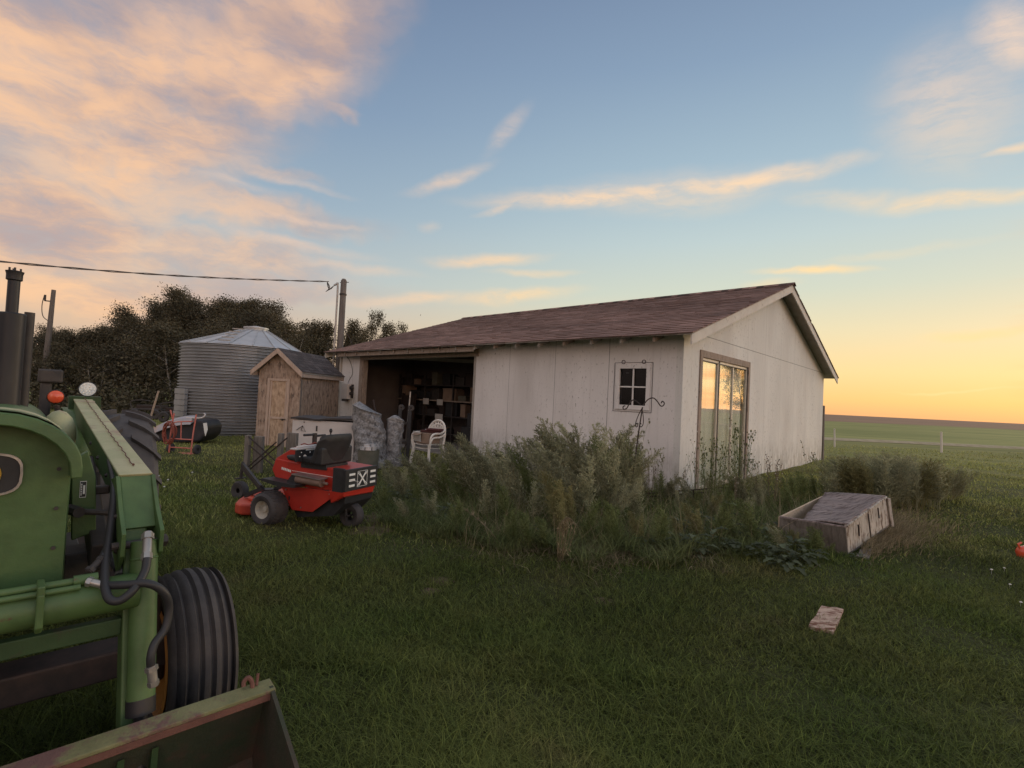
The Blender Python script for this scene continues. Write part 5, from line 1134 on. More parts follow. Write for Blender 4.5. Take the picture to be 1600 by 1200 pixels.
for s_ in (-1, 1):
    b = MB(); b.tube(curve_pts([hp(1003, 638), hp(1001+s_*4, 650), hp(999+s_*6, 662), hp(998+s_*4, 667), hp(998+s_*1.5, 665), hp(998+s_*2.5, 661), hp(998+s_*4, 663)]), .006, 8); b.build('scroll', M['iron'], hk)
ra, rb = gy(1010, 771, 7.45), gy(1128, 764, 7.55)
b = MB()
for dz in (0, -.05): b.tube([ra+Vector((0, 0, dz)), rb+Vector((0, 0, dz+.02))], .010, 6)
for t_ in (.28, .62): q = ra.lerp(rb, t_); b.tube([Vector((q.x, q.y, 0)), q+Vector((0, 0, .01))], .012, 6)
b.tube([ra+Vector((0, 0, -.12)), ra.lerp(rb, .4)+Vector((0, 0, -.12))], .006, 6)
o = b.build('metal_railing', M['iron']); tag(o, 'low black metal railing lying along the garage corner among the weeds', 'railing')
# crate with warped lid
FL, FR, BR_, BL_ = gy(1219, 808, 5.62), gy(1322, 824, 5.12), gy(1384, 778, 6.05), gy(1287, 775, 6.55)
def drop(p, h): return Vector((p.x, p.y, p.z-h))
FRb, BRb = gy(1326, 868, 5.16), gy(1390, 822, 6.05); FLb = drop(FL, .30); BLb = drop(BL_, .36)
cr_t = thing('wooden_crate', 'weathered white wooden crate with a sagging warped lid, right of the patio door', 'crate', (0, 0, 0))
def panel(a, b1, c, d, th, mname, nm, par=None):   # quad a,b,c,d extruded inward by th
    n__ = (b1-a).cross(d-a).normalized()*th; bb = MB(); bb.hexa([a, b1, b1+n__, a+n__, d, c, c+n__, d+n__]); return bb.build(nm, M[mname], par or cr_t, bevel=.003)
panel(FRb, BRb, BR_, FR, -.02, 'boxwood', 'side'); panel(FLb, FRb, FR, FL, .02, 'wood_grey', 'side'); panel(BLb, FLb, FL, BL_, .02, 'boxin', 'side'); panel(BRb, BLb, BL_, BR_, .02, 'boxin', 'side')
b = MB(); b.hexa([FLb, FRb, BRb, BLb]+[p+Vector((0, 0, .02)) for p in (FLb, FRb, BRb, BLb)]); b.build('bottom', M['wood_grey'], cr_t)
def rim(a, c): bb = MB(); bb.bar(a, c, .035, .025); return bb.build('rim', M['lid'], cr_t, bevel=.003)
rim(FL, FR); bb = MB(); bb.bar(FR+Vector((0, 0, .012)), BR_+Vector((0, 0, .012)), .03, .02); bb.build('rim', M['boxwood'], cr_t, bevel=.003); rim(BR_, BL_)
b = MB(); bb = MB(); q = BRb.lerp(BR_, .5); bb.bar(BRb+Vector((.02, -.01, 0)), BR_+Vector((.02, -.01, 0)), .035, .03); bb.build('corner_post', M['boxwood'], cr_t)
for t_, lo_f, hi_f in ((.22, .45, .85), (.47, .12, .95), (.72, .55, .92)):
    bb = MB(); a = FRb.lerp(BRb, t_).lerp(FR.lerp(BR_, t_), lo_f)+Vector((.01, -.012, 0)); c = FRb.lerp(BRb, t_).lerp(FR.lerp(BR_, t_), hi_f)+Vector((.01, -.012, 0)); bb.bar(a, c, .012, .008); bb.build('gap', M['iron'], cr_t)
la, lb_, lc, ld_ = FL.lerp(FR, .42), FR, BR_, BL_.lerp(BR_, .02)
la = gy(1249, 814, 5.50); ld2 = gy(1289, 774, 6.52)
b = MB(); n1, n2 = 12, 20; vs = []
for i in range(n1+1):
    for j in range(n2+1):
        s_, t_ = i/n1, j/n2
        P = (la.lerp(lb_, s_)).lerp(ld2.lerp(lc, s_), t_)
        P = P+Vector((0, 0, -.07*math.sin(math.pi*s_)*math.sin(math.pi*t_)+.010*math.sin(t_*26+s_*3)-.06*(1-s_)**3*(1-t_)))
        vs.append(P+Vector((0, 0, .02)))
b.add(vs, [(i*(n2+1)+j, i*(n2+1)+j+1, (i+1)*(n2+1)+j+1, (i+1)*(n2+1)+j) for i in range(n1) for j in range(n2)]); o = b.build('lid', M['lid'], cr_t, smooth=60); sm = o.modifiers.new('t', 'SOLIDIFY'); sm.thickness = .015
# planks on the grass
def plank(pts, z, th, mname, lab, tilt=0, nm='plank'):
    P = [gz(x, y, z) for x, y in pts]; b = MB(); nseg = 10; vs = []; rs = random.Random(len(lab))
    for i in range(nseg+1):
        t_ = i/nseg; a = P[0].lerp(P[3], t_); c = P[1].lerp(P[2], t_)
        w_ = .008*math.sin(t_*23)+rs.uniform(-.006, .006) if i in (0, nseg) else .004*math.sin(t_*23)
        for q in (a, a.lerp(c, .33), a.lerp(c, .66), c):
            dd_ = (P[3]-P[0]).normalized()*rs.uniform(-.02, .02) if i in (0, nseg) else Vector((0, 0, 0))
            vs.append(q+dd_+Vector((0, 0, w_*.5+.006*math.sin(t_*9))))
    n_ = len(vs); vs += [v-Vector((0, 0, th)) for v in vs]
    fs = [(i*4+j, i*4+j+1, (i+1)*4+j+1, (i+1)*4+j) for i in range(nseg) for j in range(3)]; fs += [tuple(n_+k for k in reversed(f)) for f in fs]
    for i in range(nseg): fs += [(i*4, (i+1)*4, n_+(i+1)*4, n_+i*4), (i*4+3, n_+i*4+3, n_+(i+1)*4+3, (i+1)*4+3)]
    for i in (0, nseg): fs += [(i*4+j, i*4+j+1, n_+i*4+j+1, n_+i*4+j) for j in range(3)]
    b.add(vs, fs); o = b.build(nm, M[mname]); return tag(o, lab, 'board')
plank([(1285, 945), (1319, 950), (1302, 988), (1264, 976)], .038, .022, 'plank', 'short peeling pinkish board lying alone on the grass at lower right')
plank([(1345, 858), (1364, 856), (1358, 872), (1338, 869)], .04, .015, 'wood_grey', 'small grey board scrap on the ground right of the crate')
p = gz(1603, 872); o = MB(); o.lathe([(0, 0), (.07, .0), (.085, .06), (.07, .10), (.02, .125), (0, .125)], (0, 0, 0), 2, 20); o.tube([(-.06, 0, .09), (-.085, 0, .14), (-.05, 0, .16)], .01, 6)
o = o.build('orange_pot', M['amber'], None, smooth=50); o.location = p; tag(o, 'small orange plastic pot on the grass at the right edge', 'pot')
# ------------------------------------------------------------------ trees
def tree_meshes(seed, h, spread, nleaf, lean=0.0, leafsize=.085, bare=0.3, mat_leaf='leaf'):
    rs = random.Random(seed); rg = np.random.default_rng(seed)
    b = MB(); tips = []
    nst = rs.choice((1, 1, 2))
    for s_ in range(nst):
        base = Vector((rs.uniform(-.15, .15)*s_, rs.uniform(-.15, .15)*s_, -.1)); ln = Vector((rs.uniform(-.12, .12)+lean, rs.uniform(-.12, .12), 0))
        n_ = 9; P = []
        for i in range(n_+1):
            t_ = i/n_; P.append(base+ln*h*t_*t_+Vector((.10*math.sin(t_*5+seed), .10*math.cos(t_*4+seed), h*.93*t_)))
        rr = [(.085*h/7)*(1-.86*(i/n_))+.006 for i in range(n_+1)]
        b.tube(P, rr, 7)
        nl = int(22/nst)
        for k in range(nl):
            t_ = bare+(1-bare)*(k+rs.random())/nl; i = min(n_-1, int(t_*n_)); p = P[i].lerp(P[i+1], t_*n_-i)
            a = rs.uniform(0, 2*math.pi); L_ = spread*(1.05-.62*abs(t_-.52)/.52)*rs.uniform(.45, 1.1)*(1 if t_ < .85 else .7)
            d = Vector((math.cos(a), math.sin(a), rs.uniform(.25, .95))).normalized()
            q1 = p+d*L_*.5+Vector((0, 0, .05*L_)); q2 = p+d*L_+Vector((rs.uniform(-.1, .1), rs.uniform(-.1, .1), .12*L_))
            b.tube([p, q1, q2], [.024*h/7*(1.1-t_)+.008, .012, .005], 5, False)
            tips += [(q1, .26*spread, .7), (q2, .24*spread, 1.0), (p.lerp(q1, .5), .18*spread, .3)]
            for m_ in range(2):
                q3 = q1+Vector((rs.uniform(-.5, .5), rs.uniform(-.5, .5), rs.uniform(-.1, .5)))*L_*.6; b.tube([q1, q3], [.009, .004], 4, False); tips.append((q3, .2*spread, .8))
        tips.append((P[-1], .16*spread, 1.1)); tips.append((P[-2], .2*spread, 1.0))
    trunk = b.mesh('trunk', M['bark'], 60)
    w = np.array([t[2] for t in tips]); w /= w.sum()
    idx = rg.choice(len(tips), nleaf, p=w); cen = np.array([[*t[0]] for t in tips]); rad = np.maximum(.26, np.array([t[1] for t in tips]))
    dens = rg.random(len(tips))
    pos = cen[idx]+np.clip(rg.normal(0, .68, (nleaf, 3)), -1.7, 1.7)*rad[idx, None]*np.array([1, 1, .8])
    a = rg.normal(size=(nleaf, 3)); a /= np.linalg.norm(a, axis=1, keepdims=True)
    c = np.cross(a, rg.normal(size=(nleaf, 3))); c /= np.linalg.norm(c, axis=1, keepdims=True)
    s_ = leafsize*rg.uniform(.6, 1.3, (nleaf, 1))
    V = np.stack([pos-a*s_*.5, pos+c*s_*.33, pos+a*s_*.5, pos-c*s_*.33], 1).reshape(-1, 3)
    crown = np_mesh('crown', V, 4, M[mat_leaf], np.clip(.5+.28*(dens[idx]-.5)*2+rg.normal(0, .12, nleaf), 0, 1))
    return trunk, crown
def np_mesh(name, V, k, m, tint=None, smooth=False):
    me = bpy.data.meshes.new(name); nv = len(V); nf = nv//k
    me.vertices.add(nv); me.vertices.foreach_set('co', np.ascontiguousarray(V, dtype=np.float32).ravel())
    me.loops.add(nv); me.loops.foreach_set('vertex_index', np.arange(nv, dtype=np.int32))
    me.polygons.add(nf); me.polygons.foreach_set('loop_start', np.arange(0, nv, k, dtype=np.int32)); me.polygons.foreach_set('loop_total', np.full(nf, k, dtype=np.int32))
    me.materials.append(m)
    if tint is not None:
        at = me.attributes.new('tint', 'FLOAT', 'FACE'); at.data.foreach_set('value', np.ascontiguousarray(tint, dtype=np.float32))
    me.update(calc_edges=True); me.validate(); return me
kinds = []
for i, (h, sp_r, nl, lean, bare, ml) in enumerate([(6.2, 1.5, 7000, .02, .25, 'leaf'), (6.8, 1.7, 8500, -.04, .22, 'leaf'), (5.2, 1.2, 5200, .03, .2, 'leaf2'), (5.6, .85, 4200, .0, .18, 'leaf2'), (6.3, 1.3, 5200, .05, .38, 'leaf'), (4.6, 1.5, 6500, .0, .08, 'leaf')]):
    kinds.append((tree_meshes(31+i, h, sp_r, int(nl*1.35), lean, .085, bare, ml), h))
prof_top = [(-60, 500), (0, 500), (55, 498), (105, 505), (160, 500), (195, 492), (225, 462), (260, 450), (300, 456), (340, 456), (380, 462), (410, 462), (440, 472), (470, 488), (500, 492), (525, 500), (552, 492), (570, 500), (585, 480), (602, 492), (622, 497), (640, 530)]
def top_at(x):
    for (x0, a), (x1, b2) in zip(prof_top[:-1], prof_top[1:]):
        if x0 <= x <= x1: return a+(b2-a)*(x-x0)/(x1-x0)
    return 500
rs = random.Random(77)
tree_lab = {0: 'tall dark poplar in the row behind the bin and shed', 1: 'broad tall dark tree in the row behind the bin', 2: 'shorter olive-green tree in the row behind the yard', 3: 'slim olive-green tree in the row behind the garage', 4: 'tall sparse tree with bare lower trunk in the row', 5: 'low dark bushy tree filling the row behind the yard'}
trees_ = []
def add_tree(x, ytop, Y, k, wsc=1.0, row=''):
    p = gy(x, ytop, Y); (tm, cm), h = kinds[k]; s_ = max(.3, p.z/h)
    t = thing('poplar_tree' if k != 5 else 'bushy_tree', tree_lab[k], 'tree', (p.x, p.y, float(hgt(p.x, p.y))), rs.uniform(0, 6.28), 'trees in the row behind the yard'); trees_.append((x, Y > 25, k, t))
    t.scale = (s_*wsc, s_*wsc, s_)
    for nm, me in (('trunk', tm), ('crown', cm)):
        o = bpy.data.objects.new(nm, me); C.objects.link(o); o.parent = t
for i, x in enumerate(range(-120, 600, 21)):
    if 500 < x: break
    xx = x+rs.uniform(-10, 10); big_ = 205 < xx < 450
    add_tree(xx, top_at(xx)+rs.uniform(-8, 22), rs.uniform(25, 30), rs.choice((0, 1, 1, 4)) if big_ else rs.choice((0, 2, 4, 5, 2)), rs.uniform(.85, 1.15))
for i, x in enumerate(range(-110, 480, 28)):
    xx = x+rs.uniform(-12, 12); add_tree(xx, top_at(xx)+rs.uniform(25, 60), rs.uniform(22.5, 25), rs.choice((5, 2, 5, 4)), rs.uniform(.9, 1.3))
for i, x in enumerate(range(-60, 480, 26)):
    xx = x+rs.uniform(-8, 8); add_tree(xx, top_at(xx)+rs.uniform(2, 26), rs.uniform(31, 33), rs.choice((0, 1, 2)), rs.uniform(.9, 1.2))
for x, dy, k, w_ in ((497, 0, 3, 1), (515, 4, 3, 1.05), (540, 6, 4, .7), (553, 0, 3, .9), (570, 6, 2, .7), (585, -4, 3, .62), (603, 5, 3, .75), (622, 0, 2, .62), (478, 8, 2, .9), (560, 26, 5, .8), (506, 26, 5, .8)): add_tree(x, top_at(x)+dy, rs.uniform(27, 30), k, w_)
for back_ in (True, False):
    for i_, (x_, y_, k_, t_) in enumerate(sorted([q for q in trees_ if q[1] == back_], key=lambda q: q[0])):
        t_['label'] = ('tall dark tree', 'broad dark tree', 'short olive-green tree', 'slim olive-green tree', 'sparse bare-stemmed tree', 'low dark bushy tree')[k_]+', '+ordn(i_)+' from the left in the '+('farther' if back_ else 'nearer')+' row of trees'
# tree on the far right, seen only in the patio door's reflection
def lone(x, y, h, k):
    (tm, cm), hh_ = kinds[k]; t = thing('poplar_tree', 'lone tree standing off to the right, mirrored in the patio door', 'tree', (x, y, 0), .5); t.scale = (h/hh_,)*3
    for nm, me in (('trunk', tm), ('crown', cm)):
        o = bpy.data.objects.new(nm, me); C.objects.link(o); o.parent = t
lone(31.6, 25.6, 6.0, 0)
# brush along the foot of the trees
rg = np.random.default_rng(5)
n_ = 42000; xs_ = rg.uniform(-48, -4, n_); ys_ = 23.2+rg.normal(0, 1.3, n_)+1.2*np.sin(xs_*.9); zz_ = np.abs(rg.normal(0, .95, n_))*(.8+.5*np.sin(xs_*1.7)*np.sin(xs_*.6+1)); 
pos = np.stack([xs_, ys_, zz_], 1); a = rg.normal(size=(n_, 3)); a /= np.linalg.norm(a, axis=1, keepdims=True); c = np.cross(a, rg.normal(size=(n_, 3))); c /= np.linalg.norm(c, axis=1, keepdims=True); s_ = .13*rg.uniform(.6, 1.4, (n_, 1))
V = np.stack([pos-a*s_*.5, pos+c*s_*.3, pos+a*s_*.5, pos-c*s_*.3], 1).reshape(-1, 3)
o = bpy.data.objects.new('underbrush', np_mesh('underbrush', V, 4, M['leaf'], rg.uniform(.2, .8, n_))); C.objects.link(o); o['kind'] = 'stuff'; o['label'] = 'dark low brush along the foot of the tree row'; o['category'] = 'brush'

# ------------------------------------------------------------------ weeds
def ribbon(P, w0, w1):   # flat tapering blade along points -> quads
    out = []; P = [Vector(p) for p in P]
    for i in range(len(P)-1):
        d = (P[i+1]-P[i]); s = d.cross(Vector((.3, .9, .2))).normalized(); a = w0+(w1-w0)*i/(len(P)-1); b2 = w0+(w1-w0)*(i+1)/(len(P)-1)
        out.append([P[i]-s*a, P[i]+s*a, P[i+1]+s*b2, P[i+1]-s*b2])
    return out
def plume(seed, h, stems=4, br=30, fine=15, wind=.25, mat_='weed', leafw=.0035, spread=.22):
    """feathery wormwood-like weed: arching stems whose upper part carries fine drooping sprays"""
    rs = random.Random(seed); Q = []; T = []
    for s_ in range(stems):
        a = rs.uniform(0, 6.28); rad = spread*rs.uniform(.2, 1); hh = h*rs.uniform(.7, 1.0) if s_ else h
        tip = Vector((math.cos(a)*rad-wind*hh*rs.uniform(.6, 1.2), math.sin(a)*rad, hh)); base = Vector((math.cos(a)*.05, math.sin(a)*.05, 0))
        mid = base.lerp(tip, .5)+Vector((.12*wind+rs.uniform(-.04, .04), rs.uniform(-.04, .04), .06*hh))
        pts = [base*(1-t)**2+mid*2*t*(1-t)+tip*t*t for t in np.linspace(0, 1, 9)]
        tt = rs.uniform(.15, .85)
        for q in ribbon(pts, .006, .002): Q.append(q); T.append(.4)
        for k in range(br):
            t = .18+.82*(k/br)**.9; p = base*(1-t)**2+mid*2*t*(1-t)+tip*t*t
            L_ = hh*(.34*(1-t)**.7+.07)*rs.uniform(.6, 1.25); aa = k*2.4+rs.uniform(-.5, .5)
            d = Vector((math.cos(aa)-wind*1.6, math.sin(aa), rs.uniform(.9, 1.9))).normalized(); drop_ = Vector((-wind*.3*L_, 0, -.20*L_))
            bp = [p+d*L_*u+drop_*u*u for u in np.linspace(0, 1, 5)]
            for q in ribbon(bp, .0032, .0015): Q.append(q); T.append(tt)
            for f in range(fine):
                u = (f+rs.random())/fine; c0 = p+d*L_*u+drop_*u*u; l = L_*.26*(1.15-u)+.018
                e = (d*.6+Vector((rs.uniform(-1, 1), rs.uniform(-1, 1), rs.uniform(-.7, .9)))).normalized()*l
                s2 = e.cross(Vector((rs.uniform(-1, 1), rs.uniform(-1, 1), 1))).normalized()*leafw*rs.uniform(.7, 1.5)
                Q.append([c0-s2*.4, c0+e*.5+s2, c0+e, c0+e*.5-s2]); T.append(min(1, max(0, tt+rs.uniform(-.3, .3))))
    V = np.array([[v[:] for v in q] for q in Q]).reshape(-1, 3); return np_mesh('weed', V, 4, M[mat_], np.array(T))
def stalky(seed, h, stems=4, mat_='weed_g'):
    rs = random.Random(seed); b = MB(); fb = MB()
    for s_ in range(stems):
        hh = h*rs.uniform(.65, 1); a = rs.uniform(0, 6.28); lean = Vector((math.cos(a), math.sin(a), 0))*rs.uniform(.03, .16)*hh
        P = [Vector((math.cos(a)*.04, math.sin(a)*.04, 0))+lean*t*t+Vector((0, 0, hh*t)) for t in np.linspace(0, 1, 8)]
        b.tube(P, [.005-.0035*i/7 for i in range(8)], 4, False, .5)
        for k in range(14):
            t = rs.uniform(.1, .85); p = P[0].lerp(P[-1], t); aa = rs.uniform(0, 6.28); l = rs.uniform(.05, .11)*(1.2-t)
            d = Vector((math.cos(aa), math.sin(aa), rs.uniform(-.2, .9))).normalized()*l; s2 = d.cross(Vector((0, 0, 1))).normalized()*l*.16
            b.add([p, p+d*.5+s2, p+d, p+d*.5-s2], [(0, 1, 2, 3)], rs.random())
        for k in range(7):
            t = rs.uniform(.68, 1.0); p = P[0]+lean*t*t+Vector((0, 0, hh*t)); aa = rs.uniform(0, 6.28); l = rs.uniform(.05, .13)
            q = p+Vector((math.cos(aa)*.6, math.sin(aa)*.6, 1)).normalized()*l; b.tube([p, q], .0014, 3, False, .4)
            (fb if rs.random() < .16 else b).ball(q, .010 if rs.random() < .7 else .015, 6, (1, 1, 1.2), .3)
    return b.mesh('stems', M[mat_], 60), fb.mesh('seed_heads', M['flower'], 60) if fb.v else None
def broadplant(seed, r, n=26, mat_='broad'):
    rs = random.Random(seed); b = MB()
    for k in range(n):
        a = k*2.4+rs.uniform(-.3, .3); el_ = rs.uniform(.1, 1.35); L_ = r*rs.uniform(.35, 1); st_ = Vector((math.cos(a)*math.cos(el_), math.sin(a)*math.cos(el_), math.sin(el_)))
        p0 = Vector((0, 0, .02)); p1 = p0+st_*L_*.55; b.tube([p0, p1], .003, 4, False, .4)
        d = Vector((math.cos(a), math.sin(a), -.15+.5*math.sin(el_))).normalized(); s2 = d.cross(Vector((0, 0, 1))).normalized(); w_ = L_*.13; l = L_*.5; nrm = s2.cross(d)
        vs = []; sg = 6
        for i in range(sg+1):
            u = i/sg; ww = w_*math.sin(math.pi*min(1, u*.92+.06))**.7*(1+.35*math.sin(u*16)); c0 = p1+d*l*u+Vector((0, 0, -.28*l*u*u))
            vs += [c0-s2*ww+nrm*ww*.25, c0, c0+s2*ww+nrm*ww*.25]
        b.add(vs, [(i*3+j, i*3+j+1, (i+1)*3+j+1, (i+1)*3+j) for i in range(sg) for j in range(2)], rs.random())
    return b.mesh('leaves', M[mat_], 80)
PL = [plume(11+i, 1.0, 4, 34, 12, w_, mt_, .0060) for i, (w_, mt_) in enumerate([(.42, 'weed'), (.24, 'weed'), (.55, 'weed'), (.15, 'weed_g'), (.32, 'weed_g'), (.40, 'weed_y'), (.10, 'weed')])]+[plume(90, 1.0, 10, 24, 10, .3, 'weed', .0042, .36), plume(91, 1.0, 10, 20, 9, .15, 'weed_y', .0042, .40)]
STK = [stalky(41+i, 1.0, 4+i % 3, m_) for i, m_ in enumerate(('weed_g', 'stalk', 'weed_g', 'weed'))]
BRD = [broadplant(61+i, 1.0, 24+i*5) for i in range(4)]
rs = random.Random(21)
def put_mesh(nm, me, loc, rz, sc, lab, cat, grp):
    o = bpy.data.objects.new(nm, me); C.objects.link(o); o.location = loc; o.rotation_euler = (0, 0, rz); o.scale = sc; return tag(o, lab, cat, grp)
wtop = [(585, 735), (620, 722), (650, 712), (690, 706), (720, 700), (750, 690), (765, 682), (790, 692), (820, 702), (835, 690), (850, 685), (875, 694), (893, 678), (910, 668), (930, 660), (945, 672), (958, 690), (972, 672), (985, 676), (1000, 698), (1020, 725), (1060, 748), (1100, 738), (1150, 736), (1190, 742), (1215, 744), (1230, 738), (1260, 734), (1290, 742)]
def wt(x):
    for (x0, a), (x1, b2) in zip(wtop[:-1], wtop[1:]):
        if x0 <= x <= x1: return a+(b2-a)*(x-x0)/(x1-x0)
    return 760
GN = Vector((math.sin(YAW), math.cos(YAW), 0))
def wall_limit(p):   # keep plants outside the garage
    q = p-GA; u = q.dot(Vector((math.cos(YAW), -math.sin(YAW), 0))); v = q.dot(GN)
    return (-GL-.1 < u < .15 and -.15 < v < GW)
wl_ = {}
def wplant(x, yb, yt, kinds_, wsc=1.0, lab=None, rzf=None, row=None):
    p = gz(x, yb)
    if wall_limit(p) or (1210 < x < 1400 and 806 > yb > 770 and yt > 765) or (1215 < x < 1400 and 768 < yb < 862 and p.y > 4.9 and p.y < 6.7 and row != 'frontmost'): return
    h = (gy(x, yt, p.y).z)
    if h < .12: return
    k = rs.choice(kinds_); lab2 = ('feathery grey-green weed with arching plumes in the thicket along the garage', 'green feathery weed in the thicket along the garage')[1 if k in (3, 4) else 0]
    if k == 5: lab2 = 'yellow-green feathery weed at the front of the thicket'
    o = put_mesh('feathery_weed', PL[k], p, (rs.uniform(-.5, .5)+(math.pi if rs.random() < .22 else 0)) if rzf is None else rzf, (h*wsc, h*wsc, h*1.0), lab or lab2, 'weed', 'feathery weeds growing around the garage')
    if not (lab and 'highest' in lab): wl_.setdefault(row or ('front' if yb > 815 else 'middle' if yb > 784 else 'back'), []).append((x, k, o))
x = 592
while x < 1210:
    base = 752+max(0, (x-592))*.06
    wplant(x, base+rs.uniform(0, 12), wt(x)+rs.uniform(-3, 8), (0, 1, 2, 0, 3), rs.uniform(.85, 1.15)); x += rs.uniform(13, 21)
x = 600
while x < 1240:
    wplant(x, 792+rs.uniform(-8, 10), wt(x)+rs.uniform(10, 34), (0, 1, 3, 4, 2), rs.uniform(.9, 1.2)); x += rs.uniform(26, 40)
x = 640
while x < 1260:
    wplant(x, 824+rs.uniform(-8, 10), wt(x)+rs.uniform(45, 80), (3, 4, 5, 0, 1), rs.uniform(.9, 1.3)); x += rs.uniform(30, 46)
x = 800
while x < 1325:
    wplant(x, 862+rs.uniform(-6, 12) if x > 1200 else 852+rs.uniform(-6, 12), (824 if x > 1205 else 786)+rs.uniform(-8, 24), (3, 4, 5, 0, 4), rs.uniform(.9, 1.3), row='frontmost'); x += rs.uniform(24, 36) if x < 1190 else rs.uniform(9, 14)
for (x, yb, yt, k, w_) in ((925, 800, 661, 0, 1.0), (905, 805, 672, 2, .9), (935, 806, 668, 1, .8), (885, 810, 690, 0, 1), (862, 800, 684, 6, .9), (768, 790, 681, 2, .9), (750, 795, 696, 2, 1), (972, 800, 672, 6, .62), (955, 812, 700, 1, .9), (700, 790, 712, 2, 1.3), (670, 780, 716, 2, 1.3), (640, 778, 722, 2, 1.3), (820, 812, 706, 0, 1), (790, 800, 700, 2, 1), (880, 838, 740, 5, .9), (895, 832, 752, 5, .9)):
    wplant(x, yb, yt, (k,), w_, 'tall grey-green plume standing highest in the thicket below the small window' if (x, k) == (925, 0) else None, 0)
# dry drooping stalk at the front
p = gz(872, 878)
dd2 = MB()
for s_ in range(5):
    P = curve_pts([(0+.01*s_, 0, 0), (.02*s_-.02, -.02, .28), (.05, -.04, .40), (.03*s_, -.10, .34), (.02*s_-.02, -.14, .12)], 6); dd2.tube(P, .003, 4, False, .5)
    for q in P[6:]:
        for m_ in range(4):
            e = Vector((rs.uniform(-1, 1), rs.uniform(-1, 1), rs.uniform(-1.5, .2)))*.022; s3 = e.cross(Vector((0, 0, 1))).normalized()*.005; dd2.add([q, q+e*.5+s3, q+e, q+e*.5-s3], [(0, 1, 2, 3)], rs.random())
o = dd2.build('drooping_weed', M['dry']); o.location = p; tag(o, 'pale dried weed drooping over at the front edge of the thicket', 'weed')
dd2 = MB(); a_, c_ = gz(800, 872), gz(722, 818); c_.z = .16; P = [a_.lerp(c_, t)+Vector((0, 0, .05*math.sin(t*3))) for t in np.linspace(0, 1, 9)]; dd2.tube(P, [.006-.0004*i for i in range(9)], 5)
for q in P[4:]:
    for m_ in range(12):
        e = ((c_-a_).normalized()*.06+Vector((rs.uniform(-1, 1), rs.uniform(-1, 1), rs.uniform(-.4, 1)))*.035); s3 = e.cross(Vector((0, 0, 1))).normalized()*.004; dd2.add([q, q+e*.5+s3, q+e, q+e*.5-s3], [(0, 1, 2, 3)], rs.random())
o = dd2.build('fallen_stalk', M['dry']); tag(o, 'pale broken stalk with a bushy end lying out from the thicket over the lawn', 'weed')
# stalky seed-headed weeds by the patio door and corner
sw_ = []
def splant(x, yb, yt, k, w_=1.0):
    p = gz(x, yb)
    if wall_limit(p): return
    h = gy(x, yt, p.y).z; t = thing('seeding_weed', ('thin upright weed with small seed heads near the patio door', 'thin brown dried weed stalks with seed heads near the patio door', 'thin upright weed with small seed heads near the patio door', 'grey thin weed stalks by the garage corner')[k], 'weed', p, rs.uniform(0, 6), 'thin seed-headed weeds by the patio door'); sw_.append((x, k, t))
    t.scale = (h*w_, h*w_, h)
    for nm, me in (('stems', STK[k][0]), ('seed_heads', STK[k][1])):
        if me is None: continue
        o = bpy.data.objects.new(nm, me); C.objects.link(o); o.parent = t
for (x, yb, yt, k) in ((1093, 785, 692, 0), (1103, 790, 680, 2), (1117, 795, 688, 0), (1128, 785, 694, 2), (1140, 790, 698, 0), (1152, 785, 660, 0), (1160, 788, 668, 2), (1150, 795, 690, 3), (1168, 792, 712, 0), (1176, 780, 700, 3), (1203, 785, 706, 1), (1208, 790, 712, 1), (1108, 800, 712, 2), (1060, 790, 725, 3), (1068, 785, 726, 1), (1030, 790, 735, 3), (1025, 785, 690, 3), (1015, 790, 700, 1), (1085, 795, 715, 0), (1135, 800, 720, 2), (1185, 795, 735, 1), (1215, 790, 730, 1), (1270, 780, 742, 3), (1263, 765, 690, 3), (1098, 800, 735, 3), (1145, 802, 735, 1), (1122, 805, 728, 0), (985, 800, 655, 3), (955, 795, 676, 3)): splant(x, yb, yt, k, .8)
sw_.sort(key=lambda q: q[0])
for i_, (x_, k_, t_) in enumerate(sw_): t_['label'] = ('thin green', 'thin brown dried', 'thin green', 'thin grey')[k_]+' seed-headed weed, '+ordn(i_)+' from the left of those by the patio door'
x = 1075
while x < 1240:
    wplant(x, 800+rs.uniform(-5, 20), 772+rs.uniform(-8, 22), (4, 5, 1, 6), 1.0); x += rs.uniform(10, 17)
for (x, yb, yt) in ((1236, 792, 742), (1252, 788, 738), (1270, 782, 743), (1288, 778, 746), (1230, 800, 760)): wplant(x, yb, yt, (3,), 1.3, 'dark green bushy weed against the gable wall behind the crate', row='behind')
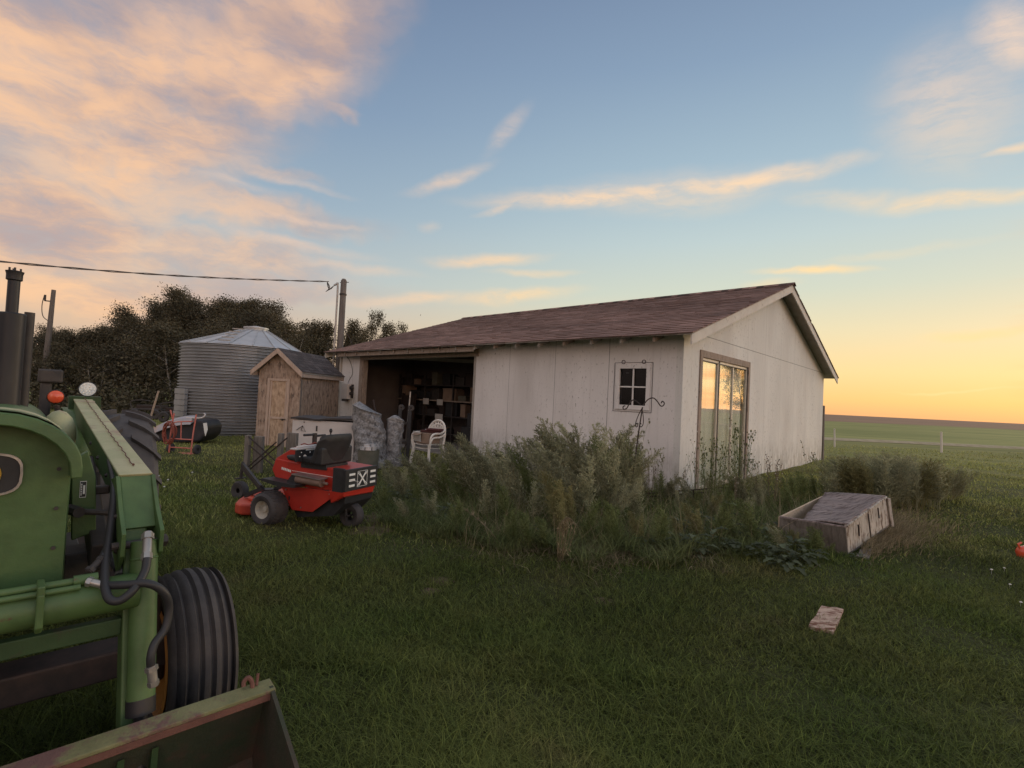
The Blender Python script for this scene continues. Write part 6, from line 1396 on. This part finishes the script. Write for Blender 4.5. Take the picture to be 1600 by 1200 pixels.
# looser weeds to the right of the garage
x = 1300
while x < 1500:
    d_ = abs(x-1385)/115; wplant(x, 792+rs.uniform(-14, 10)-8*d_, 706+rs.uniform(0, 22)+34*max(0, d_-.35), (7, 8, 7, 8, 1), rs.uniform(1.0, 1.4), 'loose grey-brown weed in the open patch right of the garage', row='open'); x += rs.uniform(4, 8)
bl_ = []
for (x, yb, r_) in ((1060, 862, .24), (1085, 868, .26), (1110, 860, .28), (1135, 866, .24), (1010, 858, .2), (1160, 870, .22), (1190, 880, .24), (1225, 890, .24), (1240, 878, .26), (1270, 880, .22), (1212, 878, .30), (1236, 868, .26), (1200, 858, .24), (1252, 885, .2), (1070, 838, .26), (1098, 846, .24), (1120, 834, .28), (1150, 850, .22), (1045, 830, .24), (1176, 848, .25), (600, 775, .28), (625, 790, .26), (652, 800, .25), (1215, 845, .3), (1130, 815, .3), (1088, 820, .26), (830, 840, .22), (700, 812, .24), (1320, 815, .2), (1340, 880, .14)):
    p = gz(x, yb)
    if not wall_limit(p): bl_.append((x, put_mesh('broadleaf_weed', BRD[rs.randrange(3)], p, rs.uniform(0, 6), (r_, r_, r_*1.35), 'leafy broad-leaved weed', 'weed', 'broad-leaved weeds low in the thicket')))
bl_.sort(key=lambda q: q[0])
for i_, (x_, o_) in enumerate(bl_): o_['label'] = 'leafy broad-leaved weed, '+ordn(i_)+' from the left of the low broad-leaved ones'
for row_, its in wl_.items():
    its.sort(key=lambda q: q[0]); place_ = {'back': 'back row of the garage thicket', 'middle': 'middle row of the garage thicket', 'front': 'front row of the garage thicket', 'frontmost': 'low outermost row of the thicket', 'behind': 'clump behind the crate', 'open': 'loose patch right of the garage'}[row_]
    for i_, (x_, k_, o_) in enumerate(its): o_['label'] = ('grey-green plumed weed', 'grey-green plumed weed', 'arching grey-green weed', 'dark green feathery weed', 'green feathery weed', 'yellow-green feathery weed', 'upright grey-green weed', 'wispy grey-brown weed', 'wispy yellowish weed')[k_]+', '+ordn(i_)+' from the left in the '+place_
# undergrowth and dry grass: uncountable
def blades(n, pts, h, w, bend, rg, tint=.5, tv_=.25, seg=2, dirx=None):
    """pts (n,3); returns quads of curved blades"""
    a = rg.uniform(0, 2*np.pi, n); hh = h*rg.uniform(.5, 1.25, n)*np.ones(n); d = np.stack([np.cos(a), np.sin(a)], 1)
    if dirx is not None: d = d*.6+np.array(dirx); 
    bd = bend*rg.uniform(.3, 1.3, n); sdv = np.stack([-np.sin(a+rg.uniform(-.6, .6, n)), np.cos(a), np.zeros(n)], 1); ww = (w*rg.uniform(.6, 1.3, n))[:, None]*sdv
    P = []
    for k in range(seg+1):
        t = k/seg; P.append(pts+np.stack([d[:, 0]*hh*bd*t*t, d[:, 1]*hh*bd*t*t, hh*(t-.28*bd*t*t)], 1))
    quads = []
    for k in range(seg):
        w0_ = ww*(1-k/seg)**.7*.5; w1_ = ww*(1-(k+1)/seg)**.7*.5
        quads.append(np.stack([P[k]-w0_, P[k]+w0_, P[k+1]+w1_, P[k+1]-w1_+1e-5], 1))
    Q = np.concatenate(quads, 0); tt = np.tile(np.clip(tint+rg.normal(0, tv_, n), 0, 1), seg); return Q.reshape(-1, 3), tt
def inside(x, y):
    cy_, sy_ = math.cos(YAW), math.sin(YAW); qx, qy = x-GA.x, y-GA.y; u = qx*cy_-qy*sy_; v = qx*sy_+qy*cy_
    m_ = (u > -GL-.02) & (u < .02) & (v > -.02) & (v < GW)
    m_ |= (np.hypot(x-BC.x, y-BC.y) < BR+.03); qx, qy = x-SH.x, y-SH.y; m_ |= (qx > -.05) & (qx < 1.3) & (qy > 0) & (qy < 2.5); return m_
rg = np.random.default_rng(8)
# weedy undergrowth sampled by picture columns along the wall foot
n_ = 26000; X = rg.uniform(590, 1320, n_); Yb = 745+(X-590)*.05+rg.random(n_)**.8*(70+45*np.sin((X-560)/760*np.pi)*(1+.2*np.sin(X*.05)))
pp_ = np.array([gz(a_, b_)[:] for a_, b_ in zip(X, Yb)]); keep = ~inside(pp_[:, 0], pp_[:, 1]); pp_ = pp_[keep]
V, T = blades(len(pp_), pp_, .19*(1+.35*np.sin(X[keep]*.06)*np.sin(Yb[keep]*.11)), .009, 1.1, rg, .35, .3, 3); o = bpy.data.objects.new('undergrowth', np_mesh('undergrowth', V, 4, M['weed_g'], T)); C.objects.link(o); o['kind'] = 'stuff'; o['label'] = 'tangled green undergrowth below the tall weeds along the garage'; o['category'] = 'undergrowth'
n_ = 5200; X = rg.normal(960, 105, n_); Yb = 848+rg.normal(0, 1, n_)*17+9*np.sin(X*.035)
pp_ = np.array([gz(a_, b_)[:] for a_, b_ in zip(X, Yb)])
V, T = blades(len(pp_), pp_, .12, .006, 1.9, rg, .3, .3, 3)
n2 = 3600; X = 1345+np.abs(rg.normal(0, 1, n2))*62; Yb = 842+rg.normal(0, 1, n2)*17-(X-1345)*.12
p2_ = np.array([gz(a_, b_)[:] for a_, b_ in zip(X, Yb)]); p2_[:, 2] += .05*np.exp(-((X-1400)/60)**2)
V2, T2 = blades(n2, p2_, .15, .006, 2.0, rg, .35, .3, 3, (.5, -.1)); n4 = 900; X4 = rg.uniform(700, 1300, n4); Y4 = 790+rg.random(n4)*70; p4 = np.array([gz(a_, b_)[:] for a_, b_ in zip(X4, Y4)]); k4 = ~inside(p4[:, 0], p4[:, 1]); p4 = p4[k4]
V4, T4 = blades(len(p4), p4, .42, .0055, .9, rg, .6, .25, 4); V = np.concatenate([V, V2, V4]); T = np.concatenate([T, T2, T4])
o = bpy.data.objects.new('dry_grass', np_mesh('dry_grass', V, 4, M['dry'], T)); C.objects.link(o); o['kind'] = 'stuff'; o['label'] = 'matted dry grass at the front of the weeds and right of the crate'; o['category'] = 'dry grass'
# lawn
M['grass'] = mat('lawn_grass', (.105, .145, .030), (.17, .18, .050), .7, .7, c3=(.19, .155, .07), thr=(.56, .72), s3=.7, tintamt=.8, spec=.25)
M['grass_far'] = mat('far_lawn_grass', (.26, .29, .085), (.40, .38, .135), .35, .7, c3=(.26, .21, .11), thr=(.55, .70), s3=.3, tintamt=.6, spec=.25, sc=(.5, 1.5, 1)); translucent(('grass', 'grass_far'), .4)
def lawn(zones, rg, fade=None):
    Vs, Ts = [], []
    for (z0, z1, n, h, w, seg, bend) in zones:
        u = rg.random(n); Y = (z0**-.6+(z1**-.6-z0**-.6)*u)**(-1/.6); X = rg.uniform(-1.28, 1.28, n)*Y
        clump = np.sin(X*3.1+1.7*np.sin(Y*2.3))*np.sin(Y*2.7+1.3*np.sin(X*1.9)); hs = h*(1+.38*clump+.25*np.sin(X*.7)*np.sin(Y*.9+2))
        dry = .5+.5*np.sin(X*.8+1)*np.sin(Y*1.1+.5*X)
        m_ = ~inside(X, Y)
        if fade: m_ &= (rg.random(n) < fade(Y))
        X, Y, hs, dry = X[m_], Y[m_], hs[m_], dry[m_]
        pts = np.stack([X, Y, hgt(X, Y)-.01], 1)
        V, T = blades(len(X), pts, hs, w*np.ones(len(X)), bend, rg, .30+.3*dry, .26, seg); Vs.append(V); Ts.append(T)
    return np.concatenate(Vs), np.concatenate(Ts)
V, T = lawn([(1.0, 2.6, 170000, .080, .0042, 3, 1.4), (2.6, 5.5, 210000, .072, .0058, 3, 1.2), (5.5, 13, 190000, .065, .011, 2, .9)], rg, lambda Y: 1-np.clip((Y-5.5)/6, 0, 1))
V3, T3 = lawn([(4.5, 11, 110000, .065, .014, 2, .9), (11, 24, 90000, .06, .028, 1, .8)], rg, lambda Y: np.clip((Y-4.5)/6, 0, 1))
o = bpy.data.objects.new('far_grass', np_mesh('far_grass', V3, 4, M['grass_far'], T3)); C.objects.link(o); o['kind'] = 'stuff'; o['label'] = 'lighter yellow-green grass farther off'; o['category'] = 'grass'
o = bpy.data.objects.new('grass', np_mesh('grass', V, 4, M['grass'], T)); C.objects.link(o); o['kind'] = 'stuff'; o['label'] = 'mown rough green lawn grass'; o['category'] = 'grass'
# longer grass under and beside the tractor
n_ = 16000; X = rg.uniform(-2.4, -.55, n_); Y = rg.uniform(1.2, 3.6, n_); loc_u = (X-T0.x)*TFD.x+(Y-T0.y)*TFD.y; loc_v = (X-T0.x)*TLD.x+(Y-T0.y)*TLD.y
k_ = (loc_v < -.22) & (loc_v > -1.35) & (loc_u < .5); pts = np.stack([X[k_], Y[k_], hgt(X[k_], Y[k_])-.01], 1)
V, T = blades(len(pts), pts, .17, .006, 1.1, rg, .35, .2, 4); o = bpy.data.objects.new('tall_grass', np_mesh('tall_grass', V, 4, M['grass'], T)); C.objects.link(o); o['kind'] = 'stuff'; o['label'] = 'longer uncut grass under the tractor'; o['category'] = 'grass'
# small pale flowers
fl = MB(); fl.lathe([(.0, .012), (.008, .012), (.017, .006), (.018, .0), (.006, -.004), (0, -.004)], (0, 0, .085), 2, 12); fl.tube([(0, 0, 0), (.004, 0, .08)], .0015, 4, False)
fm = fl.mesh('dandelion', M['flower'], 60)
flc = [(1549, 899), (1569, 896), (1578, 922), (1595, 951), (247, 752), (256, 768), (262, 757), (300, 745)]
for i, (x, y) in enumerate(flc):
    p = gz(x, y); sc_ = rs.uniform(.5, .65)*(1 if p.y < 6 else 1.4)
    put_mesh('dandelion', fm, p, rs.uniform(0, 6), (sc_,)*3, 'small round white seed head, '+ordn(sorted(q[0] for q in flc).index(x))+' from the left of those dotted over the lawn', 'flower', 'white seed heads dotted over the lawn')
